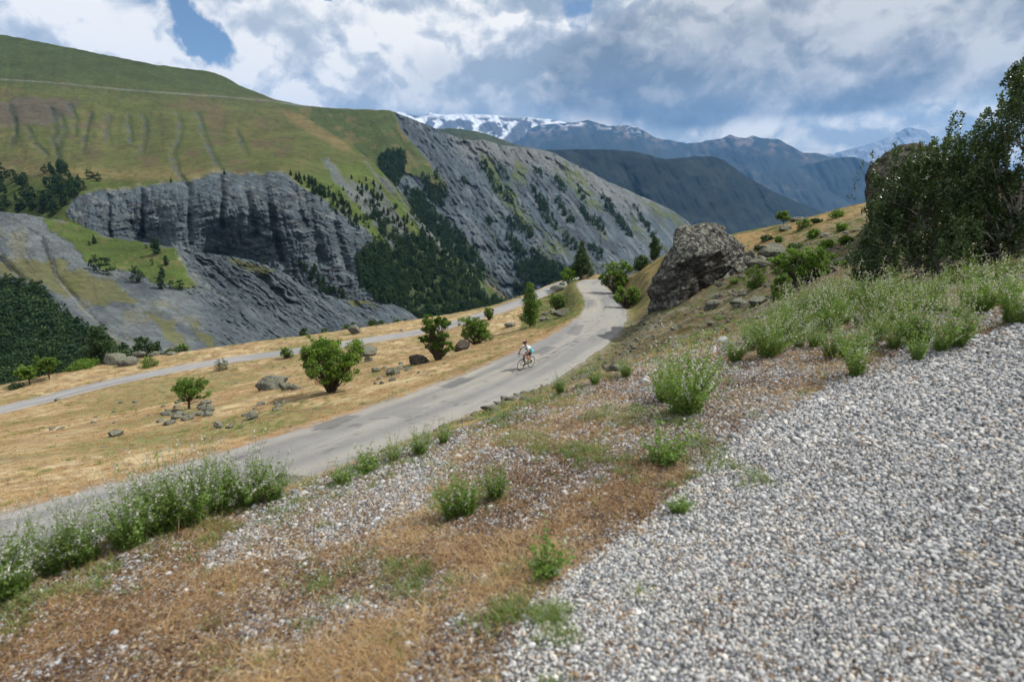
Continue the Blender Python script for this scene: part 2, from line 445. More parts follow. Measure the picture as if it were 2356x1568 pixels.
M['boulder'] = rock_mat('boulder_rock', (.045, .042, .040), (.10, .095, .085), (.018, .017, .017), .5, (.27, .28, .23), .48, .9)
M['rock'] = rock_mat('field_rock', (.10, .098, .088), (.19, .185, .165), (.04, .038, .036), 2.0)
M['rockdark'] = rock_mat('dark_rock', (.04, .032, .028), (.085, .068, .055), (.03, .025, .022), 1.0, (.2, .2, .15), .2)
def pebble_mat():
    m, t, out = mat_base('pebble')
    r = t.new('ShaderNodeAttribute', attribute_type='INSTANCER', attribute_name='tint').outputs['Fac']
    c = t.ramp(r, [(0, (.06, .067, .075)), (.18, (.14, .15, .16)), (.4, (.26, .267, .275)), (.6, (.37, .367, .36)), (.80, (.50, .495, .485)), (.87, (.40, .35, .29)), (.89, (.27, .19, .14)), (.91, (.45, .40, .33)), (1, (.75, .74, .72))])
    pos = t.new('ShaderNodeTexCoord').outputs['Object']
    n = t.noise(t.vm('ADD', pos, t.vm('SCALE', (9., 4., 2.), r)), 2.2, 5, .6)
    c = t.vm('SCALE', c, t.lin(n, .3, .7, .85, 1.45))
    t.l.new(principled(t, c, .92, .12), out.inputs[0]); return m
M['pebble'] = pebble_mat()

# ------------------------------------------------------------------ near terrain
def W(u, v, Y):
    X, Z = dirs(u, v); return (float(X * Y), float(Y), float(Z * Y))
def Wz(u, v, z):
    X, Z = dirs(u, v); Y = z / Z; return (float(X * Y), float(Y), float(z))
bench_c = [W(0, 1568, 1.84), W(1178, 1568, 1.55), W(2356, 1568, 1.45), W(2356, 1100, 2.57), W(2356, 730, 5.7), W(1800, 900, 4.8),
           W(1500, 1000, 4.1), W(1200, 1200, 2.9), W(600, 1300, 2.7), (-5, -3, -2.15), (0, -4, -1.5), (6, -4, -1.2), (12, 0, -.9), (16, 8, -.8), (-5, .5, -2.1)]
edge_c = [(-9.0, -3.0, -2.3), (-4.6, 1.4, -2.1), W(0, 1400, 2.4), W(300, 1250, 3.0), W(680, 1140, 3.7), W(900, 1050, 4.4), W(1100, 985, 5.1), W(1300, 905, 6.2), W(1450, 845, 7.2),
          W(1600, 800, 8.2), W(1800, 745, 9.2), W(2000, 690, 10.5), W(2356, 620, 12.0), (17, 14.0, -1.0), (30, 20, -.5)]
edge_line = [(p[0], p[1]) for p in edge_c]
bench_f = TPS([(p[0], p[1]) for p in bench_c + edge_c], [p[2] for p in bench_c + edge_c], 10.0, 1e-5)
# main road: left edge (u, v, z) down the road
mr = [(-420, 1290, -6.3), (-150, 1222, -6.7), (0, 1180, -7.0), (250, 1110, -7.5), (550, 1027, -8.1), (700, 985, -8.5), (860, 932, -8.9), (1000, 885, -9.3), (1100, 848, -9.6),
      (1180, 812, -9.9), (1250, 780, -10.3), (1300, 752, -10.8), (1334, 724, -12.0), (1346, 702, -12.9), (1344, 684, -13.9), (1333, 668, -14.7), (1326, 656, -15.0)]
mr_l = np.array([Wz(*p) for p in mr] + [(10.9, 95.5, -15.2), (13.0, 98.8, -15.3), (16.5, 100.2, -15.4), (21, 100.4, -15.6), (27, 99.5, -15.9)])
def resample(P, step):
    P = np.asarray(P, float)
    # Catmull-Rom
    Q = np.vstack([2 * P[0] - P[1], P, 2 * P[-1] - P[-2]]); out = []
    for i in range(1, len(Q) - 2):
        n = max(2, int(np.linalg.norm(Q[i + 1] - Q[i]) / step * 2))
        t = np.linspace(0, 1, n, endpoint=False)[:, None]
        out.append(.5 * ((2 * Q[i]) + (-Q[i - 1] + Q[i + 1]) * t + (2 * Q[i - 1] - 5 * Q[i] + 4 * Q[i + 1] - Q[i + 2]) * t ** 2 + (-Q[i - 1] + 3 * Q[i] - 3 * Q[i + 1] + Q[i + 2]) * t ** 3))
    out.append(P[-1:]); R = np.vstack(out)
    L = np.concatenate([[0], np.cumsum(np.linalg.norm(np.diff(R, axis=0), axis=1))])
    s = np.arange(0, L[-1], step)
    return np.stack([np.interp(s, L, R[:, k]) for k in range(3)], 1)
def smooth1(P, n):
    P = P.copy()
    for _ in range(n): P[1:-1] = (P[:-2] + 2 * P[1:-1] + P[2:]) / 4
    return P
def offset(P, d_):
    tg = np.gradient(P[:, :2], axis=0); tg /= np.linalg.norm(tg, axis=1)[:, None]
    nr = np.stack([tg[:, 1], -tg[:, 0]], 1)          # to the right of travel
    Q = P.copy(); Q[:, :2] += nr * (d_[:, None] if np.ndim(d_) else d_); return Q
RW = 4.5
mr_e = smooth1(resample(mr_l, .5), 30)
mr_c = smooth1(offset(mr_e, RW / 2), 20)
# lower road: centre line
lr_e = smooth1(resample(np.array([Wz(-420, 1040, -27.5), Wz(0, 942, -26), Wz(110, 916, -25.7), Wz(250, 880, -25.2), Wz(480, 835, -24), Wz(700, 804, -23), Wz(960, 764, -21.5),
                                Wz(1070, 737, -20.3), Wz(1180, 701, -19), Wz(1245, 675, -18), Wz(1290, 655, -17.5), (12.5, 110, -17.1), (17, 112, -16.8)]), .5), 20)
LW = 3.3
low_c = []
def lc(*a): low_c.append(a)
for P, wd in ((mr_c, RW), (lr_e, LW)):
    for i in range(0, len(P), 14): lc(*P[i])
for a in [(0, 885, 76), (-300, 950, 70), (300, 825, 86), (700, 770, 93.5), (930, 738, 98.7), (1130, 703, 101), (1230, 669, 107), (1290, 649, 113),
          (1345, 633, 106), (1375, 632, 107), (1450, 740, 45), (1450, 800, 33), (1400, 850, 26), (1500, 705, 44), (1560, 740, 30), (1700, 760, 20), (1700, 700, 30), (1720, 620, 42),
          (1500, 780, 30), (1620, 780, 20), (1760, 600, 45), (1720, 541, 62), (1660, 575, 60), (1800, 516, 66), (1900, 493, 66), (1980, 470, 62), (1900, 600, 30), (1900, 560, 45), (2050, 520, 31),
          (2100, 600, 20), (2300, 590, 15), (2350, 500, 30), (2356, 440, 50), (1519, 592, 72), (1450, 640, 76), (1460, 700, 58), (2050, 650, 16), (1900, 680, 16),
          (1290, 700, 88), (1230, 720, 86)]: lc(*W(*a))
for a in [(20, 88, -13.0), (30, 90, -12), (42, 88, -9), (60, 90, -6), (60, 55, 1.5), (70, 30, 4), (40, 20, -.5), (20, 98, -15.4), (28, 99, -15.8), (-25, 6, -6.5), (-60, 10, -12), (-80, 40, -22), (-110, 60, -30)]: lc(*a)
low_f = TPS([(p[0], p[1]) for p in low_c], [p[2] for p in low_c], 50.0, 2e-4)
brow = sorted([W(-500, 1000, 70), W(0, 885, 76), W(300, 825, 86), W(700, 770, 93.5), W(930, 738, 98.7), W(1130, 703, 101), W(1230, 669, 107), W(1290, 649, 113), (14, 116, 0), (22, 112, 0), (30, 104, 0), (60, 95, 0), (120, 85, 0)])
bx, by = [p[0] for p in brow], [p[1] for p in brow]
mr_c2 = [(p[0], p[1]) for p in mr_c[::4]]; mr_s = np.concatenate([[0], np.cumsum(np.linalg.norm(np.diff(mr_c[::4, :2], axis=0), axis=1))]); mr_z = mr_c[::4, 2]
lr_c2 = [(p[0], p[1]) for p in lr_e[::4]]; lr_s = np.concatenate([[0], np.cumsum(np.linalg.norm(np.diff(lr_e[::4, :2], axis=0), axis=1))]); lr_z = lr_e[::4, 2]
def near_info(x, y):
    """height plus distances used for colours: (z, on_bench, d_main, d_low)"""
    x = np.asarray(x, float); y = np.asarray(y, float)
    zb = bench_f(x, y)
    de, _, side = pdist(x, y, edge_line)
    sdist = de * side                                   # + beyond the edge (left of travel)
    zbank = np.where(sdist > 0, zb - .72 * np.maximum(sdist - .15, 0) * (1 + .05 * fbm(x * .6, y * .6, seed=4)), zb)
    yb = np.interp(x, bx, by); over = np.maximum(y - yb, 0)
    zl = low_f(x, np.minimum(y, yb)) - .55 * over - .006 * over ** 1.5
    dm, am, _ = pdist(x, y, mr_c2); dl, al, _ = pdist(x, y, lr_c2)
    zl = zl + (.10 * fbm(x * .35, y * .35, seed=21, oct=4) + .05 * fbm(x * 1.6, y * 1.6, seed=31, oct=3)) * sst(dm, 3, 5) * sst(dl, 2.5, 4.5)
    # terracettes on the bank right of the road
    rb = sst(x, 4, 9) * sst(-y, -55, -45) * sst(dm, 3, 6)
    zl = zl + rb * (.16 * ridged(x * .5, y * .9 + x * .3, oct=4, seed=9) - .08)
    k1 = sst(dm, RW / 2 + .25, RW / 2 + 2.6); k2 = sst(dl, LW / 2 + .2, LW / 2 + 2.2)
    zl = (np.interp(am, mr_s, mr_z) - .05) * (1 - k1) + zl * k1
    zl = (np.interp(al, lr_s, lr_z) - .05) * (1 - k2) + zl * k2
    # beyond the edge the bank runs down to the lower ground
    kk = .25
    zo = np.maximum(zbank, zl)
    diff = np.abs(zbank - zl); zo = zo + np.where(sdist > .3, np.maximum(kk - diff, 0) ** 2 / (4 * kk), 0)
    z = np.where(sdist > 0, zo, zb)
    onb = (sdist <= 0) | (zbank > zl)
    nb = onb * sst(-sdist, -6, 0)
    z = z + np.where(onb, .012 * fbm(x * 3, y * 3, seed=2, oct=4) + .02 * fbm(x * .9, y * .9, seed=3), 0) * np.minimum(1, .4 + .6 * (sdist > -.3))
    return z, sdist, dm, dl, onb
def gz(x, y): return near_info(x, y)[0]
def hit(u, v, y0=1.0, y1=140.0):
    X, Z = dirs(u, v); ys = np.geomspace(y0, y1, 900)
    g = gz(X * ys, ys); r = Z * ys
    idx = np.where((r[:-1] > g[:-1]) & (r[1:] <= g[1:]))[0]
    if len(idx) == 0:
        k = int(np.argmin(np.abs(r - g))); return float(X * ys[k]), float(ys[k]), float(g[k])
    i = idx[0]; t = (r[i] - g[i]) / ((r[i] - g[i]) - (r[i + 1] - g[i + 1])); y = ys[i] + t * (ys[i + 1] - ys[i])
    return float(X * y), float(y), float(gz(np.array([X * y]), np.array([y]))[0])

# region masks in frame pixels, applied to ground points that project there
GRAVEL = [(1120, 1600), (1200, 1420), (1320, 1310), (1560, 1140), (1690, 1010), (1880, 905), (2050, 835), (2200, 790), (2400, 730), (3200, 640), (9000, 300), (9000, 9000), (800, 9000)]
STONY = [(450, 1310), (560, 1175), (900, 1055), (1030, 1055), (1010, 1170), (860, 1220), (700, 1290)]
STONY2 = [(500, 1600), (560, 1440), (760, 1370), (1000, 1330), (1200, 1290), (1340, 1300), (1200, 1430), (1130, 1600)]
GREENY = [(1090, 930), (1330, 880), (1500, 930), (1700, 1020), (1640, 1090), (1480, 1110), (1300, 1050), (1130, 1030)]
def soft_poly(u, v, poly, jit=30.0, seed=0):
    ju = fbm(u / 60, v / 60, seed=seed) * jit; jv = fbm(u / 60, v / 60, seed=seed + 50) * jit
    return inpoly(u + ju, v + jv, poly)

na, nr_ = 900, 560
ang = np.radians(np.linspace(-112, 112, na)); rad = np.concatenate([[0.02], np.geomspace(.35, 175, nr_)])
A, R = np.meshgrid(ang, rad, indexing='ij')
X, Y = R * np.sin(A), R * np.cos(A)
Zg, SD, DM, DL, ONB = near_info(X, Y)
U, Vv = proj(X, Y, Zg)
def C3(*c): return np.array(c, float)
def lerpc(a, b, k): return a + (b - a) * k[..., None]
n_a = fbm(X * .12, Y * .12, seed=41); n_b = fbm(X * .7, Y * .7, seed=42, oct=5); n_c = fbm(X * 2.2, Y * 2.2, seed=43, oct=4)
gold = np.broadcast_to(C3(.33, .24, .125), X.shape + (3,))
col = lerpc(gold, C3(.43, .345, .205), sst(n_b, -.1, .4))
col = lerpc(col, C3(.22, .185, .085), sst(n_a + .35 * n_b, .0, .40) * .85)
col = lerpc(col, C3(.20, .14, .085), sst(fbm(X * .9, Y * .9, seed=45, oct=5), .12, .35) * .7)
col = lerpc(col, C3(.13, .15, .05), sst(n_c + n_a, .35, .6) * .6)
# greener strip near the brow and right of the main road
rightbank = (X > 0) & (DM > 2) & ((X > np.interp(Y, mr_c[:, 1], mr_c[:, 0])))
rb = C3(.14, .118, .072) + .05 * n_b[..., None]
rbc = lerpc(rb, C3(.10, .115, .04), sst(n_c + n_b, .0, .4) * .8)
rbc = lerpc(rbc, C3(.21, .195, .165), sst(fbm(X * 1.5, Y * 1.5, seed=77), .1, .4) * .7)
rbc = lerpc(rbc, C3(.06, .05, .035), sst(fbm(X * 1.1, Y * 2.0, seed=79, oct=5), .12, .35) * .75)
hillk = sst(Y, 48, 58)
goldr = lerpc(np.broadcast_to(C3(.27, .185, .085), X.shape + (3,)), C3(.13, .13, .05), sst(n_b + .5 * n_c, .0, .35))
rbc = lerpc(rbc, goldr, hillk)
col = np.where(rightbank[..., None], rbc, col)
verge = np.exp(-np.maximum(DM - RW / 2, 0) / 1.6) * (DM > 1)
col = lerpc(col, C3(.26, .155, .075), verge * .7 * (~rightbank))
col = lerpc(col, C3(.13, .13, .055), (verge * rightbank) * .8)
gr = np.clip(1 - (DM - RW / 2) / .55, 0, 1) * sst(n_c, -.5, .3)
col = lerpc(col, C3(.22, .21, .19), gr * .8)
gr = np.clip(1 - (DL - LW / 2) / .5, 0, 1); col = lerpc(col, C3(.22, .19, .14), gr * .6)
# between the two roads near the bend: green bank
tri = soft_poly(U, Vv, [(1195, 760), (1215, 700), (1290, 660), (1330, 640), (1350, 690), (1345, 715), (1290, 750)], 14, 5) & (Y > 50) & (DM > 2.3)
col = np.where(tri[..., None], lerpc(np.broadcast_to(C3(.16, .15, .06), X.shape + (3,)), C3(.09, .12, .04), sst(n_c, -.2, .3)), col)
# bench soil
soil = lerpc(np.broadcast_to(C3(.14, .085, .052), X.shape + (3,)), C3(.065, .042, .03), sst(n_c, -.2, .35))
soil = lerpc(soil, C3(.25, .175, .105), sst(fbm(X * 3.1, Y * 3.1, seed=61), .05, .4) * .8)
gm = (soft_poly(U, Vv, GRAVEL, 26, 1) | ((Y < .6) & (X > -.4 + .3 * Y))) & (SD < .1) & (Y * CT - Zg * ST > .2) | ((Y < .4) & (X > -.4) & (SD < .1))
st = (soft_poly(U, Vv, STONY, 30, 2) | soft_poly(U, Vv, STONY2, 40, 3))
soil = np.where(st[..., None], soil * .7 + C3(.05, .052, .055), soil)
soil = np.where(gm[..., None], C3(.085, .084, .083) + .03 * n_c[..., None], soil)
soil = np.where((soft_poly(U, Vv, GREENY, 40, 6) & ~gm)[..., None], lerpc(soil, C3(.09, .10, .035), sst(n_c, -.3, .2)), soil)
bankc = lerpc(np.broadcast_to(C3(.17, .13, .08), X.shape + (3,)), C3(.26, .25, .22), sst(n_c, .0, .3))
soil = np.where((SD > .6)[..., None], bankc, soil)
col = np.where((ONB)[..., None], soil, col)
idx = np.arange(na * (nr_ + 1)).reshape(na, nr_ + 1)
F = np.stack([idx[:-1, :-1], idx[1:, :-1], idx[1:, 1:], idx[:-1, 1:]], -1).reshape(-1, 4)
F = F[:, ::-1]
g = link('ground', mesh_np('ground', np.stack([X, Y, Zg], -1), F[:, ::-1] if False else F, M['ground'], smooth=True, col=col))
tag(g, 'stony brown and golden slopes beside and below the gravel shoulder', kind='structure')

def road_mesh(name, P, width, colfun, seed, zoff=.004, nw=28):
    s = np.concatenate([[0], np.cumsum(np.linalg.norm(np.diff(P[:, :2], axis=0), axis=1))])
    q = resample(P, .22); s = np.arange(len(q)) * .22
    tg = np.gradient(q[:, :2], axis=0); tg /= np.linalg.norm(tg, axis=1)[:, None]
    nr = np.stack([tg[:, 1], -tg[:, 0]], 1)
    t = np.linspace(-1, 1, nw)
    wl = width / 2 + .20 * fbm(s * .7, 0, seed=seed, oct=5); wr = width / 2 + .20 * fbm(s * .8, 9, seed=seed + 1, oct=4)
    off = np.where(t[None] < 0, t[None] * wl[:, None], t[None] * wr[:, None])
    X = q[:, 0, None] + nr[:, 0, None] * off; Y = q[:, 1, None] + nr[:, 1, None] * off
    Z = q[:, 2, None] + .035 * (1 - t[None] ** 2) + zoff + .008 * fbm(X * .8, Y * .8, seed=5)
    Z = np.where(np.abs(t[None]) > .999, q[:, 2, None] - .06, Z)
    c = colfun(X, Y, Z, np.broadcast_to(t[None], X.shape), s[:, None])
    i = np.arange(X.size).reshape(X.shape)
    F = np.stack([i[:-1, :-1], i[:-1, 1:], i[1:, 1:], i[1:, :-1]], -1).reshape(-1, 4)
    return mesh_np(name, np.stack([X, Y, Z], -1), F, M['road'], smooth=True, col=c)
def main_col(X, Y, Z, t, s):
    u, v = proj(X, Y, Z)
    c = np.broadcast_to(C3(.25, .243, .225), X.shape + (3,)).copy()
    streak = sst(fbm(s * .06, t * 2.2, seed=8, oct=4), .0, .35)
    c = lerpc(c, C3(.285, .265, .225), sst(fbm(s * .05 + 4, t * 1.6, seed=18), -.1, .3) * .9)
    c = lerpc(c, C3(.165, .168, .17), streak * .7)
    tr = np.exp(-((t - .15) / .16) ** 2) + np.exp(-((t + .62) / .12) ** 2)
    c = lerpc(c, C3(.15, .153, .155), np.clip(tr * sst(fbm(s * .09, 3, seed=28), -.35, .15), 0, 1) * .75)
    edge = sst(np.abs(t), .86, 1.0)
    c = lerpc(c, C3(.25, .245, .23), edge * .8)
    for poly, k in (([(1012, 888), (1060, 868), (1087, 872), (1040, 895)], .9), ([(716, 978), (780, 952), (828, 956), (768, 985), (722, 990)], .85), ([(888, 955), (940, 936), (990, 934), (940, 962)], .45),
                    ([(1222, 812), (1255, 795), (1282, 797), (1250, 816)], .75), ([(1302, 768), (1322, 748), (1345, 748), (1330, 772)], .7), ([(1330, 712), (1350, 690), (1366, 692), (1352, 712)], .35)):
        m = inpoly(u + 2 * fbm(u / 8, v / 8, seed=4), v + 1.5 * fbm(u / 8, v / 8, seed=5), poly)
        c = np.where(m[..., None], c * (1 - k * .75) + C3(.085, .088, .092) * k * .75, c)
    # cracks
    cr = np.exp(-(fbm(X * .45, Y * .45, seed=88, oct=5) / .010) ** 2) * .5 + np.exp(-((t + .02 + .10 * fbm(s * .25, 1, seed=66, oct=5)) / .018) ** 2) * .45 * sst(fbm(s * .1, 5, seed=67), -.1, .2)
    c = c * (1 - cr[..., None])
    return c
def low_col(X, Y, Z, t, s):
    c = np.broadcast_to(C3(.27, .265, .26), X.shape + (3,)).copy()
    c = lerpc(c, C3(.20, .20, .20), sst(fbm(s * .08, t * 2, seed=8, oct=4), .0, .3) * .8)
    return lerpc(c, C3(.29, .27, .24), sst(np.abs(t), .8, 1) * .8)
r1 = link('road', road_mesh('road', mr_c, RW, main_col, 3, nw=44)); tag(r1, 'grey patched asphalt mountain road winding past the boulder', kind='structure')
r2 = link('road', road_mesh('lower_road', lr_e, LW, low_col, 13)); tag(r2, 'narrow pale asphalt road crossing the golden field', kind='structure')

# ------------------------------------------------------------------ far terrain
SHEETS = {}
class Sheet:
    """a slope of the far terrain: crest and foot are given as rays, the distance as control points; every point has its real place in the valley"""
    def __init__(s, name, crest, foot, ctrl, relief, colour, du=2.3, dv=2.3, mat='hill', back=(.012, .03, .08, .2), cj=1.5, label=None, tone=1.0):
        s.cx = [p[0] for p in crest]; s.cy = [p[1] for p in crest]; s.fx = [p[0] for p in foot]; s.fy = [p[1] for p in foot]
        s.D = TPS([(p[0], p[1]) for p in ctrl], [math.log(p[2]) for p in ctrl], 500.0, 1e-3)
        s.relief = relief; s.cj = cj
        u = np.arange(s.cx[0], s.cx[-1] + du, du)
        nv = int(max(np.interp(u, s.fx, s.fy) - np.interp(u, s.cx, s.cy)) / dv) + 2
        t = np.linspace(0, 1, nv)
        vt = s.vtop(u); vb = np.interp(u, s.fx, s.fy)
        U = np.broadcast_to(u[:, None], (len(u), nv)); Vv = vt[:, None] + (vb - vt)[:, None] * t[None]
        P = s.pos(U, Vv)
        col = colour(U, Vv, P) * tone
        # back side of the ridge, so that it has thickness
        D0 = P[:, :1, 1:2]
        rows = []; cols = []
        for k in back[::-1]:
            q = P[:, :1].copy(); q[..., 1:2] += D0 * k; q[..., 2:3] -= D0 * k * (.25 + k * 1.5); q[..., 0:1] *= 1 + k
            rows.append(q); cols.append(col[:, :1])
        P = np.concatenate(rows + [P], 1); col = np.concatenate(cols + [col], 1)
        i = np.arange(P.shape[0] * P.shape[1]).reshape(P.shape[:2])
        F = np.stack([i[:-1, :-1], i[:-1, 1:], i[1:, 1:], i[1:, :-1]], -1).reshape(-1, 4)
        s.o = link(name, mesh_np(name, P, F, M[mat], smooth=True, col=col))
        tag(s.o, label, kind='structure')
        SHEETS[name] = s
    def vtop(s, u): return np.interp(u, s.cx, s.cy) + s.cj * fbm(np.asarray(u) / 14, 3.3, seed=len(s.cx), oct=4)
    def pos(s, U, V):
        D = np.exp(s.D(U, V)); D = D * (1 + s.relief(U, V))
        X, Z = dirs(U, V); return np.stack([X * D, D, Z * D], -1)
def rot(u, v, a):            # axis a (radians, image sense, y down) -> (across, along)
    c, s_ = math.cos(a), math.sin(a); return -u * s_ + v * c, u * c + v * s_
def mixc(c, rgb, k):
    return c * (1 - k[..., None]) + np.array(rgb) * k[..., None]
def blur(a, n):
    a = a.astype(float)
    if a.ndim < 2: return a
    for _ in range(n):
        a[1:-1] = (a[:-2] + 2 * a[1:-1] + a[2:]) / 4; a[:, 1:-1] = (a[:, :-2] + 2 * a[:, 1:-1] + a[:, 2:]) / 4
    return a
def pm(U, V, poly, jit=6, sc_=14, seed=0, bl=1):
    ju = fbm(U / sc_, V / sc_, seed=seed, oct=4) * jit; jv = fbm(U / sc_ + 9, V / sc_, seed=seed + 7, oct=4) * jit
    return blur(inpoly(U + ju, V + jv, poly), bl)

# --- big grassy mountainside with the cliff
CLIFF = [(155, 478), (175, 455), (205, 442), (262, 437), (330, 428), (420, 415), (432, 420), (485, 400), (520, 394), (545, 405), (575, 398), (600, 403), (620, 394), (660, 400), (672, 415), (710, 440),
         (735, 452), (770, 478), (800, 505), (842, 524), (862, 560), (880, 620), (905, 690), (905, 740), (700, 740), (640, 640), (500, 600), (400, 585), (250, 560), (155, 500)]
GUL = [[(118, 250), (128, 290), (122, 330), (130, 360)], [(135, 262), (150, 300), (130, 345)], [(208, 262), (196, 300), (188, 345)], [(292, 268), (296, 300), (300, 325)],
       [(330, 268), (334, 300), (326, 350)], [(408, 262), (416, 290), (408, 325), (396, 350), (410, 400), (430, 425)], [(452, 262), (462, 290), (475, 330), (492, 365), (505, 390)], [(60, 290), (80, 330), (105, 355)], [(160, 240), (172, 275), (168, 310)], [(20, 245), (35, 290), (28, 330)], [(250, 268), (244, 300), (250, 330)], [(540, 300), (556, 330), (566, 356)]]
FLUTE = [(327, 440, 330, 545, 6), (432, 420, 440, 560, 8), (508, 400, 512, 520, 7), (560, 410, 590, 540, 9), (700, 450, 740, 600, 14), (672, 430, 700, 520, 9), (610, 430, 650, 600, 8), (250, 450, 252, 550, 5), (770, 520, 800, 620, 9)]
def rel_main(U, V):
    r = .012 * fbm(U / 130, V / 90, seed=1, oct=4) + .0045 * ridged(U / 34 + V / 200, V / 60, seed=2, oct=4)
    for g_ in GUL:
        d_, _, _ = pdist(U + 7 * fbm(V / 16, U / 30, seed=19, oct=3), V, g_); r = r + (.007 + .006 * fbm(V / 20, U / 20, seed=6)) * np.exp(-(d_ / 6.0) ** 2) + .004 * np.exp(-(d_ / 16.0) ** 2)
    # undulating ribs on the left meadow
    r = r + .007 * np.sin(U / 13 + 2 * fbm(U / 60, V / 60, seed=5)) * sst(V, 230, 270) * (1 - sst(V, 340, 380)) * (1 - sst(U, 480, 560))
    k = pm(U, V, CLIFF, 5, 14, 3, 2)
    a, b = rot(U, V, math.radians(78))
    rr = .012 * ridged(a / 46, b / 200, seed=11, oct=5) + .0075 * ridged(U / 44 + V / 60, V / 9 + U / 60, seed=12, oct=4) + .010 * ridged(a / 15, b / 50, seed=14, oct=4) + .0055 * ridged(U / 9, V / 4, seed=13, oct=3)
    for x1, y1, x2, y2, w_ in FLUTE:
        d_, _, _ = pdist(U + 5 * fbm(V / 18, U / 40, seed=9), V, [(x1, y1), (x2, y2)]); rr = rr + .026 * np.exp(-(d_ / w_) ** 2)
    rr = rr - .018
    # spur on the right: chutes running down to the right
    a, b = rot(U, V, math.radians(50)); sp = sst(U + .9 * V, 1130, 1300) * (1 - k)
    r = r + sp * (.014 * ridged(a / 26, b / 150, seed=21, oct=4) + .004 * fbm(U / 6, V / 6, seed=22))
    return r + k * rr * .8
def col_main(U, V, P):
    n1_ = fbm(U / 60, V / 26, seed=31, oct=5); n2_ = fbm(U / 12, V / 6, seed=32, oct=4); n3_ = fbm(U / 200, V / 80, seed=33)
    up = 1 - sst(V - .06 * U, 160, 230)
    c = np.broadcast_to(np.array([.108, .122, .040]), U.shape + (3,)).copy()
    c = mixc(c, (.148, .136, .052), sst(n1_ + .4 * n3_, -.05, .5) * .85)
    c = mixc(c, (.075, .098, .032), sst(n2_ + n1_ * .5, .1, .5) * .7)
    c = mixc(c, (.062, .088, .034), up * .9)
    c = mixc(c, (.125, .095, .055), sst(fbm(U / 50, V / 22, seed=37, oct=5), .12, .4) * (1 - up) * .7)
    # dry band, fresh green band above the cliff
    c = mixc(c, (.21, .175, .075), np.exp(-((V - 392 - .03 * U) / 16) ** 2) * (1 - sst(U, 420, 560)) * sst(n2_, -.6, .2))
    c = mixc(c, (.085, .122, .028), sst(V - .01 * U, 402, 420) * .8 * (1 - .3 * sst(n1_, 0, .4)))
    c = mixc(c, (.088, .130, .030), sst(U + .9 * V, 1010, 1130) * sst(n1_, -.5, .1) * .8)
    # ochre shoulder of the ridge
    c = mixc(c, (.20, .155, .070), pm(U, V, [(640, 245), (700, 270), (760, 305), (830, 360), (800, 350), (740, 320), (680, 285)], 8, 20, 6, 3) * .8)
    er = pm(U, V, [(0, 228), (60, 222), (130, 225), (185, 235), (165, 262), (110, 290), (40, 288), (-60, 285), (-60, 228)], 14, 18, 8, 2)
    c = mixc(c, (.115, .095, .075), er * .85)
    for i_, g_ in enumerate(GUL):
        d_, ar, _ = pdist(U + 7 * fbm(V / 16, U / 30, seed=19, oct=3) + 3 * n2_, V, g_)
        c = mixc(c, (.15, .15, .145) if i_ in (3, 5, 6) else (.115, .11, .095), np.exp(-((d_) / 5.0) ** 2) * sst(n2_, -.3, .1) * .85)
        d_, _, _ = pdist(U - 8 + 3 * n2_, V, g_)
        c = mixc(c, (.045, .075, .025), np.exp(-((d_) / 4.0) ** 2) * .6)
    # the track cut across the slope
    d_, _, _ = pdist(U, V + .8 * n2_, [(-80, 178), (0, 183), (130, 191), (300, 208), (500, 222), (620, 232), (700, 242), (780, 247), (900, 252)])
    c = mixc(c, (.27, .255, .22), np.exp(-(d_ / 1.3) ** 2) * (.5 + .4 * sst(n2_, -.3, .3)))
    # rock
    k = pm(U, V, CLIFF, 5, 14, 3, 1)
    rk = np.broadcast_to(np.array([.150, .170, .182]), U.shape + (3,)).copy()
    a, b = rot(U, V, math.radians(20))
    s1 = fbm(b / 60, a / 5, seed=41, oct=4); s2 = fbm(U / 40, V / 30, seed=42, oct=4)
    rk = mixc(rk, (.085, .092, .105), sst(s1 + s2 * .6, 0, .35) * .85)
    rk = mixc(rk, (.27, .265, .255), sst(fbm(b / 26, a / 4, seed=43, oct=4), .15, .45) * .8)
    rk = mixc(rk, (.165, .145, .120), sst(s2, .25, .5) * .35)
    rk = mixc(rk, (.055, .06, .068), sst(ridged(b / 30, a / 3.2, seed=45, oct=3), .62, .8) * .6)
    c = c * (1 - k[..., None]) + rk * k[..., None]
    edge = pm(U, V + 6, CLIFF, 5, 14, 3, 1) * (1 - k)
    c = mixc(c, (.34, .29, .22), edge * .5 * sst(n2_, -.1, .3))
    # grey scree chutes on the spur
    for poly in ([(738, 362), (765, 372), (800, 415), (850, 470), (905, 540), (930, 600), (900, 570), (850, 500), (800, 450), (765, 410)],
                 [(800, 405), (850, 440), (900, 490), (960, 555), (1010, 610), (960, 580), (900, 520), (850, 475)],
                 [(870, 560), (905, 590), (935, 650), (905, 650)], [(940, 470), (985, 530), (1030, 590), (1050, 620), (1005, 585), (965, 530)]):
        c = mixc(c, (.20, .195, .185), pm(U, V, poly, 9, 12, 51, 1) * .9)
    c = mixc(c, (.35, .33, .30), pm(U, V, [(965, 500), (1000, 540), (1040, 590), (1028, 588), (990, 540)], 3, 10, 52, 1) * .7)
    a, b = rot(U, V, math.radians(50)); sp = sst(U + .9 * V, 1130, 1250) * (1 - k)
    c = mixc(c, (.19, .18, .165), sp * sst(fbm(a / 9, b / 60, seed=61, oct=4), .12, .35) * .8)
    wood = pm(U, V, WOODS[0], 6, 14, 71, 2)
    return mixc(c, (.055, .080, .028), wood * .75)
